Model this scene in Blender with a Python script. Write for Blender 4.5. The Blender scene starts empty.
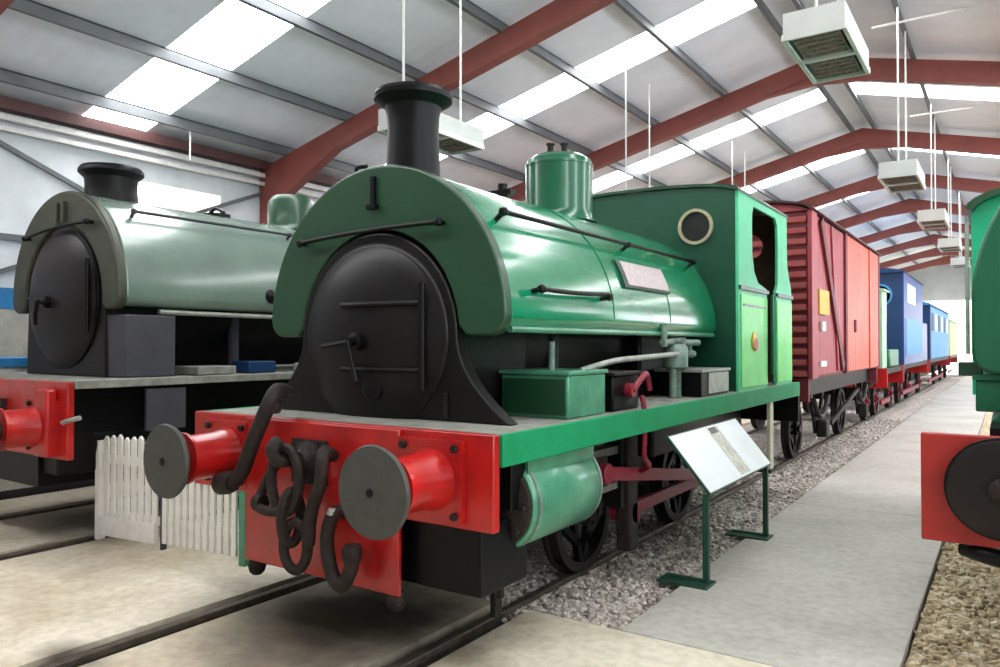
import bpy, bmesh, math, random
from mathutils import Vector, Matrix
random.seed(7)
R = math.radians
SC = bpy.context.scene
COL = SC.collection

# ------------------------------------------------------------------ materials
def lin(h):
    h = h.lstrip('#')
    o = []
    for i in (0, 2, 4):
        c = int(h[i:i+2], 16)/255
        o.append(c/12.92 if c <= .04045 else ((c+.055)/1.055)**2.4)
    return (o[0], o[1], o[2], 1)

def pm(name, hexc, rough=.5, metal=0, var=.18, scale=5, bump=0, coat=0, dark=None, bscale=60, spec=.5):
    m = bpy.data.materials.new(name); m.use_nodes = True
    nt = m.node_tree; n = nt.nodes; l = nt.links
    b = n['Principled BSDF']
    b.inputs['Roughness'].default_value = rough; b.inputs['Metallic'].default_value = metal
    b.inputs['Specular IOR Level'].default_value = spec
    b.inputs['Coat Weight'].default_value = coat; b.inputs['Coat Roughness'].default_value = .12
    tc = n.new('ShaderNodeTexCoord'); ns = n.new('ShaderNodeTexNoise')
    ns.inputs['Scale'].default_value = scale; ns.inputs['Detail'].default_value = 5; ns.inputs['Roughness'].default_value = .65
    l.new(tc.outputs['Object'], ns.inputs['Vector'])
    rp = n.new('ShaderNodeValToRGB')
    c = lin(hexc); d = lin(dark) if dark else tuple(x*(1-var*1.6) for x in c[:3])+(1,)
    rp.color_ramp.elements[0].position = .34; rp.color_ramp.elements[0].color = d
    rp.color_ramp.elements[1].position = .62; rp.color_ramp.elements[1].color = c
    l.new(ns.outputs['Fac'], rp.inputs['Fac']); l.new(rp.outputs['Color'], b.inputs['Base Color'])
    if bump:
        n2 = n.new('ShaderNodeTexNoise'); n2.inputs['Scale'].default_value = bscale; n2.inputs['Detail'].default_value = 4
        l.new(tc.outputs['Object'], n2.inputs['Vector'])
        bp = n.new('ShaderNodeBump'); bp.inputs['Strength'].default_value = bump; bp.inputs['Distance'].default_value = .02
        l.new(n2.outputs['Fac'], bp.inputs['Height']); l.new(bp.outputs['Normal'], b.inputs['Normal'])
    return m

def glow(name, hexc, strength):
    m = bpy.data.materials.new(name); m.use_nodes = True
    b = m.node_tree.nodes['Principled BSDF']
    b.inputs['Base Color'].default_value = lin('#e8ecee'); b.inputs['Roughness'].default_value = .4
    b.inputs['Emission Color'].default_value = lin(hexc); b.inputs['Emission Strength'].default_value = strength
    return m

def concrete(name, c1, c2, c3, stains_shade=()):
    m = bpy.data.materials.new(name); m.use_nodes = True
    nt = m.node_tree; n = nt.nodes; l = nt.links; b = n['Principled BSDF']
    b.inputs['Roughness'].default_value = .62
    tc = n.new('ShaderNodeTexCoord')
    n1 = n.new('ShaderNodeTexNoise'); n1.inputs['Scale'].default_value = .9; n1.inputs['Detail'].default_value = 7; n1.inputs['Roughness'].default_value = .62
    n2 = n.new('ShaderNodeTexNoise'); n2.inputs['Scale'].default_value = 14; n2.inputs['Detail'].default_value = 5
    l.new(tc.outputs['Object'], n1.inputs['Vector']); l.new(tc.outputs['Object'], n2.inputs['Vector'])
    r1 = n.new('ShaderNodeValToRGB')
    e = r1.color_ramp.elements
    e[0].position = .36; e[0].color = lin(c2); e[1].position = .56; e[1].color = lin(c1)
    l.new(n1.outputs['Fac'], r1.inputs['Fac'])
    mx = n.new('ShaderNodeMix'); mx.data_type = 'RGBA'; mx.blend_type = 'MULTIPLY'
    r2 = n.new('ShaderNodeValToRGB'); r2.color_ramp.elements[0].color = (.72, .72, .70, 1); r2.color_ramp.elements[0].position = .35
    r2.color_ramp.elements[1].position = .6
    l.new(n2.outputs['Fac'], r2.inputs['Fac'])
    mx.inputs[0].default_value = .6
    l.new(r1.outputs['Color'], mx.inputs[6]); l.new(r2.outputs['Color'], mx.inputs[7])
    cur = mx.outputs[2]
    for (sx, sy, rx, ry, st) in stains_shade:                # oil marks and painted loco shade on the slab
        mp = n.new('ShaderNodeMapping'); mp.inputs['Location'].default_value = (-sx/rx, -sy/ry, 0)
        mp.inputs['Scale'].default_value = (1/rx, 1/ry, 0)
        l.new(tc.outputs['Object'], mp.inputs['Vector'])
        ad = n.new('ShaderNodeVectorMath'); ad.operation = 'MULTIPLY_ADD'
        l.new(n1.outputs['Color'], ad.inputs[0]); ad.inputs[1].default_value = (1.2, 1.2, 0); l.new(mp.outputs['Vector'], ad.inputs[2])
        sb = n.new('ShaderNodeVectorMath'); sb.operation = 'SUBTRACT'; l.new(ad.outputs[0], sb.inputs[0]); sb.inputs[1].default_value = (.6, .6, 0)
        ln = n.new('ShaderNodeVectorMath'); ln.operation = 'LENGTH'; l.new(sb.outputs[0], ln.inputs[0])
        mr = n.new('ShaderNodeMapRange'); mr.inputs[1].default_value = .25; mr.inputs[2].default_value = 1.0
        mr.inputs[3].default_value = st; mr.inputs[4].default_value = 0
        l.new(ln.outputs['Value'], mr.inputs[0])
        m2 = n.new('ShaderNodeMix'); m2.data_type = 'RGBA'
        l.new(mr.outputs[0], m2.inputs[0]); l.new(cur, m2.inputs[6]); m2.inputs[7].default_value = lin(c3)
        cur = m2.outputs[2]
    l.new(cur, b.inputs['Base Color'])
    bp = n.new('ShaderNodeBump'); bp.inputs['Strength'].default_value = .15; bp.inputs['Distance'].default_value = .01
    l.new(n2.outputs['Fac'], bp.inputs['Height']); l.new(bp.outputs['Normal'], b.inputs['Normal'])
    return m

def stone(name, cols):
    m = bpy.data.materials.new(name); m.use_nodes = True
    nt = m.node_tree; n = nt.nodes; l = nt.links; b = n['Principled BSDF']
    b.inputs['Roughness'].default_value = .85
    tc = n.new('ShaderNodeTexCoord'); v = n.new('ShaderNodeTexVoronoi'); v.inputs['Scale'].default_value = 24
    l.new(tc.outputs['Object'], v.inputs['Vector'])
    sp = n.new('ShaderNodeSeparateColor'); l.new(v.outputs['Color'], sp.inputs[0])
    rp = n.new('ShaderNodeValToRGB'); e = rp.color_ramp.elements
    e[0].position = 0; e[0].color = lin(cols[0]); e[1].position = 1; e[1].color = lin(cols[-1])
    for i, c in enumerate(cols[1:-1]):
        x = e.new((i+1)/(len(cols)-1)); x.color = lin(c)
    l.new(sp.outputs[0], rp.inputs['Fac']); l.new(rp.outputs['Color'], b.inputs['Base Color'])
    bp = n.new('ShaderNodeBump'); bp.inputs['Strength'].default_value = .9; bp.inputs['Distance'].default_value = .03; bp.invert = True
    l.new(v.outputs['Distance'], bp.inputs['Height']); l.new(bp.outputs['Normal'], b.inputs['Normal'])
    return m

def sheet(name, hexc, period=.2, var=.12, axis=1):
    """painted profiled steel sheet: ribs across one axis, light streaks"""
    m = pm(name, hexc, .5, 0, var, 1.2)
    nt = m.node_tree; n = nt.nodes; l = nt.links; b = n['Principled BSDF']
    tc = n.new('ShaderNodeTexCoord'); w = n.new('ShaderNodeTexWave')
    w.wave_type = 'BANDS'; w.bands_direction = 'Y' if axis == 1 else 'X'; w.inputs['Scale'].default_value = .314/period
    l.new(tc.outputs['Object'], w.inputs['Vector'])
    bp = n.new('ShaderNodeBump'); bp.inputs['Strength'].default_value = .12; bp.inputs['Distance'].default_value = .03
    l.new(w.outputs['Fac'], bp.inputs['Height']); l.new(bp.outputs['Normal'], b.inputs['Normal'])
    return m

M = dict(
    red=pm('red_paint', '#b81310', .36, 0, .25, 3, coat=.35, dark='#8f1010'),
    red_far=pm('red_paint_duller', '#a3241e', .5, 0, .12, 4),
    black=pm('black_paint', '#080809', .42, 0, .2, 5, spec=.22),
    smoke=pm('smokebox_black', '#131110', .38, 0, .2, 3, spec=.28),
    iron=pm('dark_iron', '#2b2825', .55, .25, .3, 14, bump=.2, spec=.3),
    rust=pm('rusty_iron', '#2e2420', .65, .2, .35, 18, bump=.3, spec=.4),
    disc=pm('buffer_grey', '#454641', .62, .1, .12, 12),
    deck=pm('dusty_deck', '#8f8f86', .7, 0, .25, 6),
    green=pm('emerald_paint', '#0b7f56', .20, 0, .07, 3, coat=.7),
    greenmid=pm('green_paint', '#118a58', .6, 0, .1, 4, spec=.2),
    greendome=pm('dome_green', '#0e5f41', .28, 0, .1, 3, coat=.6),
    greendk=pm('deep_green_paint_shade', '#174228', .38, 0, .1, 3, coat=.2),  # own paint on some parts, painted-in shade on front faces
    greencab=pm('cab_front_shaded_green', '#0a4630', .4, 0, .1, 3, coat=.15),  # cab front: its shade is put into this darker green
    greenlt=pm('cab_side_lit_green', '#58c796', .5, 0, .08, 4, coat=.1, spec=.35),  # cab side: the light on it is put into this paler green
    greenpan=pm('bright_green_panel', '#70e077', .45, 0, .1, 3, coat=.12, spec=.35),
    clad=pm('cladding_green', '#4c9474', .32, .1, .22, 5, coat=.3),
    cream=pm('cream_paint', '#d9d3bd', .5, 0, .12, 8),
    brass=pm('brass', '#b3a98a', .4, .2, .15, 8),
    gold=pm('gold_badge', '#c9a640', .4, .3, .1, 20),
    redbadge=pm('badge_red', '#c0392b', .4, 0, .1, 20),
    crimson=pm('crimson_rod', '#8c1c34', .4, .1, .25, 9),
    steel=pm('worn_steel', '#8f8e8b', .35, .8, .25, 10),
    pipe=pm('pipe_grey', '#a9aca4', .45, .3, .2, 10),
    fit=pm('fitting_greenish', '#7d9286', .5, .2, .25, 10),
    plate=pm('nameplate', '#c3b1b4', .4, .1, .15, 25),
    platedk=pm('plate_shadow_edge', '#2d4a40', .5, 0, .1, 10),  # dark edging paints in the shadow round the nameplate
    silver=pm('grey_green_paint', '#74867b', .24, .1, .1, 2, coat=.4),
    olive=pm('olive_paint', '#3d3f2c', .45, 0, .25, 4, dark='#2b2e22'),
    olivelt=pm('olive_edge', '#7d7a57', .4, 0, .2, 5),
    slate=pm('grey_undercoat', '#44434a', .6, 0, .12, 4, spec=.3),
    brownblk=pm('brown_black_door', '#1d1716', .4, 0, .25, 3, spec=.3),
    teal=pm('teal_green_paint', '#12b98a', .3, 0, .08, 3, coat=.4),
    tealdk=pm('dark_teal_front', '#045c3c', .4, 0, .08, 3, coat=.15),
    vanred=pm('van_crimson', '#a8434b', .5, 0, .14, 3),
    slat=pm('van_slat_lit', '#c86a68', .5, 0, .14, 3), eave=pm('eave_brown', '#5c3835', .55, 0, .15, 2),  # slats paler than the van boards, painting in their lit edges
    vandk=pm('van_dark_crimson', '#6e1f2a', .55, 0, .15, 3),
    vanor=pm('van_orange_red', '#e2644e', .45, 0, .16, 2),
    vanroof=pm('van_roof', '#4a2529', .6, 0, .15, 3),
    yellow=pm('yellow_panel', '#e2ab2a', .5, 0, .1, 8),
    white=pm('white_paint', '#e4e1dc', .5, 0, .09, 9),
    fence=pm('fence_white', '#f3f0ea', .6, 0, .08, 7),
    blue=pm('blue_paint', '#12499c', .35, 0, .1, 3, coat=.3),
    bluelt=pm('light_blue_paint', '#3f93cc', .4, 0, .12, 2),
    bluedk=pm('dark_blue_paint', '#143765', .4, 0, .12, 2),
    palegreen=pm('pale_green_paint', '#a9cfae', .45, 0, .1, 3),
    creamveh=pm('cream_green_paint', '#cfd8a6', .5, 0, .12, 3),
    postgreen=pm('sign_green', '#1f4a3a', .45, .1, .12, 8),
    board=pm('sign_board', '#dfe3e8', .32, 0, .05, 4),
    strip=pm('sign_strip', '#c9c9bd', .4, 0, .3, 14, dark='#9c9c8c'),
    photo=pm('sign_picture', '#3c3f3a', .4, 0, .4, 30),
    frame=pm('frame_red_oxide', '#8a453d', .5, 0, .12, 2),
    purlin=pm('purlin_grey', '#6d7073', .55, .2, .15, 2),
    roof=sheet('roof_sheet', '#e9ebf3', .25, .06),
    wall=sheet('wall_sheet', '#e2e6ea', .3),
    wallr=sheet('wall_sheet_plain', '#c3c6c8', .3),
    block=pm('blockwork', '#b9b6aa', .8, 0, .14, 5, bump=.2),
    bluestripe=pm('blue_stripe', '#2f86c4', .5, 0, .3, 1.5),
    alu=pm('lamp_housing', '#c4c6c2', .5, .1, .06, 5),
    grille=pm('lamp_grille', '#8d7f72', .5, .2, .4, 26, dark='#59504a'),
    sky=glow('skylight_glow', '#f8fafb', 12.5),
    pane=glow('window_glow', '#f2f8ff', 7.0),
    paneb=glow('bright_pane', '#fff8ea', 2.2),
    lamp=glow('lamp_white', '#ffffff', 1.6),
    glass=pm('dark_glass', '#191a17', .35, 0, .1, 3),
    interior=pm('cab_interior', '#5a3d2a', .6, 0, .2, 4),
    rail=pm('rail_steel', '#6b6258', .42, .6, .3, 10),
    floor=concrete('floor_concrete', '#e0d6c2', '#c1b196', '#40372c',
                   stains_shade=((-4.45, 2.2, .35, .22, .85), (-3.55, 3.55, 1.35, 1.15, .97), (-3.6, 3.3, .9, .7, .9), (-7.8, 4.2, 1.3, 1.6, .8), (-6.4, 3.3, 1.2, .5, .35), (-3.1, 2.6, .7, .5, .3))),  # patches under the locos also paint in their shade
    pathm=concrete('path_concrete', '#bfbbb3', '#aeaaa1', '#8a8781'),
    pit=pm('groove_dirt', '#3b342c', .9, 0, .3, 10),
    gravel=stone('ballast_stone', ['#857970', '#bdb2a8', '#d8cfc6', '#a2958c', '#e6e0d9']),
    gravel2=stone('ballast_tan', ['#85775f', '#c2ad8b', '#dccbab', '#a39070', '#e8dcc4']),
)

# ------------------------------------------------------------------ mesh builder
class B:
    def __init__(s): s.bm = bmesh.new()
    def quad(s, *p):
        s.bm.faces.new([s.bm.verts.new(q) for q in p]); return s
    def box(s, x0, x1, y0, y1, z0, z1):
        v = [s.bm.verts.new(p) for p in ((x0,y0,z0),(x1,y0,z0),(x1,y1,z0),(x0,y1,z0),(x0,y0,z1),(x1,y0,z1),(x1,y1,z1),(x0,y1,z1))]
        for f in ((0,3,2,1),(4,5,6,7),(0,1,5,4),(1,2,6,5),(2,3,7,6),(3,0,4,7)): s.bm.faces.new([v[i] for i in f])
        return s
    def obox(s, c, size, rot):
        """box of given size about centre c, rotated by Matrix rot"""
        hx, hy, hz = size[0]/2, size[1]/2, size[2]/2
        v = [s.bm.verts.new(Vector(c)+rot@Vector(p)) for p in ((-hx,-hy,-hz),(hx,-hy,-hz),(hx,hy,-hz),(-hx,hy,-hz),(-hx,-hy,hz),(hx,-hy,hz),(hx,hy,hz),(-hx,hy,hz))]
        for f in ((0,3,2,1),(4,5,6,7),(0,1,5,4),(1,2,6,5),(2,3,7,6),(3,0,4,7)): s.bm.faces.new([v[i] for i in f])
        return s
    def prism(s, poly, a0, a1, axis='y'):
        """extrude a polygon: axis y -> (x,z) points, axis x -> (y,z), axis z -> (x,y)"""
        def P(u, w, a): return (u, a, w) if axis == 'y' else (a, u, w) if axis == 'x' else (u, w, a)
        b0 = [s.bm.verts.new(P(u, w, a0)) for u, w in poly]; b1 = [s.bm.verts.new(P(u, w, a1)) for u, w in poly]
        n = len(poly)
        s.bm.faces.new(b0[::-1]); s.bm.faces.new(b1)
        for i in range(n): s.bm.faces.new((b0[i], b0[(i+1)%n], b1[(i+1)%n], b1[i]))
        return s
    def lathe(s, prof, org, ax, seg=32, caps=True):
        """prof: (radius, height) list along axis ax from org"""
        ax = Vector(ax).normalized(); u = ax.orthogonal().normalized(); w = ax.cross(u); org = Vector(org)
        rings = []
        for r, h in prof:
            if r < 1e-5: rings.append([s.bm.verts.new(org+ax*h)])
            else: rings.append([s.bm.verts.new(org+ax*h+(u*math.cos(t)+w*math.sin(t))*r) for t in [2*math.pi*i/seg for i in range(seg)]])
        for a, b in zip(rings, rings[1:]):
            for i in range(seg):
                j = (i+1) % seg
                if len(a) == 1 and len(b) == 1: continue
                if len(a) == 1: s.bm.faces.new((a[0], b[i], b[j]))
                elif len(b) == 1: s.bm.faces.new((a[i], a[j], b[0]))
                else: s.bm.faces.new((a[i], a[j], b[j], b[i]))
        if caps:
            if len(rings[0]) > 1: s.bm.faces.new(rings[0][::-1])
            if len(rings[-1]) > 1: s.bm.faces.new(rings[-1])
        return s
    def cyl(s, p0, p1, r, r1=None, seg=20):
        p0 = Vector(p0); p1 = Vector(p1)
        return s.lathe([(r, 0), (r if r1 is None else r1, (p1-p0).length)], p0, p1-p0, seg)
    def tube(s, pts, r, seg=10, closed=False):
        pts = [Vector(p) for p in pts]; n = len(pts)
        # smooth the path (Catmull-Rom)
        def at(i): return pts[i % n] if closed else pts[max(0, min(n-1, i))]
        q = []
        for i in range(n if closed else n-1):
            a, b, c, d = at(i-1), at(i), at(i+1), at(i+2)
            for k in range(5):
                t = k/5
                q.append(.5*((2*b)+(c-a)*t+(2*a-5*b+4*c-d)*t*t+(3*b-a-3*c+d)*t**3))
        if not closed: q.append(pts[-1])
        rings = []; N = len(q); up = None
        for i in range(N):
            if closed: t = (q[(i+1) % N]-q[i-1]).normalized()
            else: t = (q[min(N-1, i+1)]-q[max(0, i-1)]).normalized()
            if up is None: up = t.orthogonal().normalized()
            up = (up-t*up.dot(t)).normalized(); w = t.cross(up)
            rings.append([s.bm.verts.new(q[i]+(up*math.cos(a)+w*math.sin(a))*r) for a in [2*math.pi*k/seg for k in range(seg)]])
        for i in range(N if closed else N-1):
            a, b = rings[i], rings[(i+1) % N]
            for k in range(seg): s.bm.faces.new((a[k], a[(k+1) % seg], b[(k+1) % seg], b[k]))
        if not closed: s.bm.faces.new(rings[0][::-1]); s.bm.faces.new(rings[-1])
        return s
    def build(s, name, mat, parent=None, bevel=0, smooth=True, label=None, segs=2):
        bmesh.ops.recalc_face_normals(s.bm, faces=s.bm.faces[:])
        me = bpy.data.meshes.new(name); s.bm.to_mesh(me); s.bm.free()
        me.materials.append(mat)
        if smooth:
            for p in me.polygons: p.use_smooth = True
            me.set_sharp_from_angle(angle=R(38))
        o = bpy.data.objects.new(name, me); COL.objects.link(o)
        if parent: o.parent = parent
        if bevel:
            bv = o.modifiers.new('bevel', 'BEVEL'); bv.width = bevel; bv.segments = segs; bv.limit_method = 'ANGLE'; bv.angle_limit = R(40)
            bv.harden_normals = False
        if label: o['label'] = label
        return o

def tag(o, label, cat, group=None):
    o['label'] = label; o['category'] = cat
    if group: o['group'] = group
    return o
def thing(name, label, cat, loc=(0, 0, 0), group=None):
    o = bpy.data.objects.new(name, None); COL.objects.link(o); o.location = loc; o.empty_display_size = .2
    return tag(o, label, cat, group)
def struct(o): o['kind'] = 'structure'; return o
def copy_tree(o, parent=None):
    c = o.copy(); COL.objects.link(c)
    if parent: c.parent = parent
    for ch in list(o.children): copy_tree(ch, c)
    return c

def arc(cx, cz, r, a0, a1, n):
    return [(cx+r*math.cos(R(a0+(a1-a0)*i/n)), cz+r*math.sin(R(a0+(a1-a0)*i/n))) for i in range(n+1)]

# ------------------------------------------------------------------ locomotive pieces (local: x across, y back from the buffer beam, z up)
def tank_profile(r, zc, zb, inner):
    """saddle tank section: round over the top, rounded lower lips, hollow below for the boiler"""
    p = [(inner, zb), (r-.10, zb)] + arc(r-.10, zb+.10, .10, -70, 0, 4)
    p += arc(0, zc, r, 4, 176, 44)
    p += arc(-r+.10, zb+.10, .10, 180, 250, 4) + [(-r+.10, zb), (-inner, zb)]
    p += arc(0, zb+.12, inner, 170, 10, 16)
    return p

def front_profile(r, zc, zb, neck, zi=None):
    zi = zb+.1 if zi is None else zi
    """tank front plate: an arch whose two lower tips are rounded"""
    p = [(neck, zb+.06), (neck+.06, zb)] + [(r-.12, zb)] + arc(r-.12, zb+.12, .12, -80, 0, 5)
    p += arc(0, zc, r, 3, 177, 48)
    p += arc(-r+.12, zb+.12, .12, 180, 260, 5) + [(-r+.12, zb), (-neck-.06, zb), (-neck, zb+.06)]
    p += arc(0, zi, neck, 175, 5, 18)
    return p

def smokebox_profile(r, zc, foot, z0, flare=True):
    p = [(foot, z0)]
    if flare:
        # concave sweep from the footplate up to the barrel
        for i in range(1, 9):
            t = i/9
            p.append((foot+(r-foot)*(1-(1-t)**1.9), z0+(zc-z0)*t))
    p += arc(0, zc, r, 0, 180, 40)
    if flare:
        for i in range(8, 0, -1):
            t = i/9
            p.append((-(foot+(r-foot)*(1-(1-t)**1.9)), z0+(zc-z0)*t))
    p += [(-foot, z0)]
    return p

def buffer_part(root, x, z, ln, mats, headr=.23, body=.17):
    o = B().lathe([(body*1.02, 0), (body*1.0, .03), (body*.86, ln*.25), (body*.82, ln*.72), (body*.95, ln*.75), (body*.95, ln*.8)], (x, 0, z), (0, -1, 0), 28)
    o.box(x-body*1.25, x+body*1.25, -.035, .0, z-body*1.25, z+body*1.25)
    b = o.build('buffer', mats[0], root)
    B().cyl((x, -ln*.78, z), (x, -ln*.97, z), body*.5).build('buffer_shank', M['iron'], b)
    B().lathe([(headr*.5, 0), (headr*.96, .025), (headr, .04), (headr*.97, .058), (0, .07)], (x, -ln*.94, z), (0, -1, 0), 40).build('buffer_head', mats[1], b)
    B().lathe([(.022, 0), (.022, .004), (0, .004)], (x, -ln*.94-.07, z), (0, -1, 0), 14).build('centre_hole', M['black'], b)
    for sx in (-1, 1):
        for sz in (-1, 1):
            B().cyl((x+sx*body*1.02, -.03, z+sz*body*1.02), (x+sx*body*1.02, -.06, z+sz*body*1.02), .022, seg=6).build('bolt', M['iron'], b)
    return b

TRACKS = ((-4.42, -2.82), (-8.62, -7.04), (.20, 1.64))
def wheel(root, x, y, r, mat, mtyre, sx, name='wheel'):
    X = root.location.x; lo, hi = min(TRACKS, key=lambda t: abs((t[0]+t[1])/2-X))
    x = (hi-.055-X) if sx > 0 else (lo+.055-X)
    w = B()
    w.lathe([(r*.84, 0), (r*.84, .10), (r, .10), (r, .02), (r+.025, .015), (r+.025, -.015), (r*.84, -.015), (r*.84, 0)], (x, y, r), (sx, 0, 0), 40, caps=False)
    o = w.build(name, mtyre, root)
    s = B(); s.lathe([(r*.22, 0), (r*.22, .13), (r*.14, .14), (r*.14, .17), (0, .17)], (x, y, r), (sx, 0, 0), 20)
    for k in range(10):
        a = 2*math.pi*k/10
        d = Vector((0, math.cos(a), math.sin(a))); c = Vector((x+sx*.06, y, r))
        s.obox(c+d*r*.52, (.05, .055, r*.72), Matrix.Rotation(-a+math.pi/2, 3, 'X'))
    s.build('spokes', mat, o)
    return o

def pipe_handrail(root, pts, r, mat, posts, name='handrail'):
    h = B().tube(pts, r, 8).build(name, mat, root)
    for p, q in posts:
        B().cyl(q, p, r*1.1, seg=8).lathe([(0, -r*2), (r*1.6, -r*1.2), (r*2, 0), (r*1.6, r*1.2), (0, r*2)], p, (0, 0, 1), 10).build('stanchion', mat, h)
    return h

# ================================================================== GREEN SADDLE TANK LOCOMOTIVE
GX, GY = -3.49, 3.20
g = thing('saddle_tank_locomotive', 'emerald green saddle tank steam locomotive with black smokebox and red buffer beam', 'locomotive', (GX, GY, 0))
# buffer beam and couplings
bb = B().box(-1.285, 1.285, 0, .06, .80, 1.31).build('buffer_beam', M['red'], g, bevel=.008)
B().box(-.68, .66, -.03, -.001, .37, 1.30).build('drag_plate', M['red'], bb, bevel=.006)
for sx in (-1, 1):
    buffer_part(g, sx*.885, 1.05, .45, (M['red'], M['disc']), .235, .175)
cp = B().box(-.20, .10, -.055, -.031, .93, 1.20)
cp.tube([(-.05, -.05, 1.07), (-.05, -.18, 1.09), (-.05, -.28, 1.10), (-.05, -.33, 1.17), (-.05, -.28, 1.22)], .038)
cp.lathe([(.0, 0), (.13, 0), (.13, .03), (.09, .05), (.07, .09), (0, .09)], (-.05, -.05, 1.07), (0, -1, 0), 16)
coup = cp.build('coupling_hook', M['rust'], g)
def link(z, x, y, w, h, rot=0):
    pts = []
    for k in range(12):
        a = 2*math.pi*k/12
        u, v = math.cos(a)*w, math.sin(a)*h
        pts.append((x+u*math.cos(rot), y+u*math.sin(rot), z+v))
    return B().tube(pts, .032, 8, closed=True)
link(.98, -.05, -.23, .10, .19, .2).build('chain_link', M['rust'], coup)
link(.76, -.02, -.21, .06, .15, 1.3).build('chain_link', M['rust'], coup)
link(.60, .02, -.21, .08, .14, .3).build('chain_link', M['rust'], coup)
B().tube([(-.12, -.12, 1.16), (-.22, -.2, 1.0), (-.30, -.22, .82), (-.20, -.26, .79), (-.05, -.26, .80)], .03).lathe([(.05, 0), (.06, .03), (.05, .06)], (-.32, -.22, .82), (1, 0, 0), 12).build('screw_lever', M['rust'], coup)
B().tube([(.16, -.05, 1.12), (.2, -.16, 1.15), (.22, -.2, 1.0), (.14, -.2, .8), (.12, -.2, .62)], .04).build('hanging_shackle', M['rust'], coup)
hz = B().tube([(-.40, .10, 1.46), (-.34, -.05, 1.49), (-.34, -.12, 1.40), (-.46, -.15, 1.15), (-.54, -.16, .98), (-.66, -.17, .88), (-.74, -.15, .88)], .048)
hz.lathe([(.06, 0), (.075, .05), (.075, .12), (.05, .16)], (-.62, -.17, .90), (-1, 0, -.15), 14)
hz.lathe([(.055, 0), (.065, .03), (.055, .07)], (-.34, -.08, 1.43), (-.3, 0, -1), 12).build('brake_hose', M['rust'], g)
h2 = B().tube([(.26, -.03, .80), (.26, -.14, .80), (.24, -.17, .66), (.28, -.17, .48), (.36, -.17, .42), (.42, -.16, .52), (.42, -.15, .62)], .042)
h2.lathe([(.05, 0), (.06, .04), (.05, .09)], (.42, -.15, .56), (0, 0, 1), 12).build('heating_hose', M['rust'], g)
B().lathe([(0, 0), (.03, .01), (.035, .04), (.02, .07)], (.26, -.15, .77), (0, 0, 1), 12).build('hose_tap', M['pipe'], g)
for x in (-.62, .60):
    B().lathe([(.03, 0), (.05, .02), (.06, .06), (.05, .10), (.04, .11)], (x, .02, .27), (0, 0, 1), 12).build('drain_stub', M['rust'], g)
for sx in (-1, 1):
    B().box(sx*.85-.02, sx*.85+.02, .62, .70, .10, .55).build('guard_iron', M['iron'], g, bevel=.006)
# footplate
B().box(-1.262, 1.262, .061, 6.82, 1.27, 1.305).build('footplate_deck', M['deck'], g)
for sx in (-1, 1):
    B().box(sx*1.30 - (.035 if sx > 0 else 0), sx*1.30 + (0 if sx > 0 else .035), .065, 6.82, 1.135, 1.307).build('valance', M['greenmid'], g, bevel=.006)
B().box(-1.28, 1.28, 6.82, 6.88, .80, 1.29).build('rear_beam', M['black'], g, bevel=.006)
B().box(-.60, .60, .07, 6.7, .48, 1.26).build('main_frame', M['black'], g)
B().box(-.64, 1.15, .08, .55, .42, .80).box(-1.2, 1.2, .3, .5, .85, 1.26).build('cylinder_block', M['black'], g, bevel=.01)
# smokebox + door
sb = B().prism(smokebox_profile(.67, 1.83, .62, 1.306), .56, 1.30, 'y').build('smokebox', M['smoke'], g)
B().prism(smokebox_profile(.69, 1.83, 1.09, 1.306), .46, .56, 'y').build('front_plate', M['smoke'], sb, bevel=.012)
dr = B().lathe([(.60, 0), (.60, .025), (.57, .045), (.50, .075), (.40, .105), (.28, .128), (.14, .14), (0, .144)], (.0, .46, 1.83), (0, -1, 0), 56).build('smokebox_door', M['smoke'], g)
B().lathe([(.63, 0), (.625, .010), (.60, .026)], (0, .46, 1.83), (0, -1, 0), 56).build('door_ring', M['smoke'], dr)
B().cyl((.50, .36, 1.50), (.50, .36, 2.16), .022).build('hinge_post', M['black'], dr)
for z in (1.62, 2.04):
    B().tube([(.50, .36, z), (.3, .345, z), (.05, .31, z), (-.15, .32, z)], .018, 8).build('hinge_strap', M['black'], dr)
B().lathe([(.06, 0), (.06, .05), (.03, .06), (.03, .10), (0, .10)], (0, .33, 1.80), (0, -1, 0), 18).tube([(0, .24, 1.80), (-.14, .24, 1.78), (-.26, .25, 1.77)], .016, 8).tube([(0, .22, 1.80), (.04, .22, 1.66), (.07, .23, 1.55)], .016, 8).build('door_handle', M['black'], dr)
B().lathe([(.085, 0), (.085, .02), (.06, .03), (0, .03)], (.10, .36, 1.50), (0, -1, 0), 18).build('door_boss', M['black'], dr)
B().box(.60, .63, .44, .459, 1.33, 1.48).build('lamp_bracket', M['iron'], g)
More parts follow.
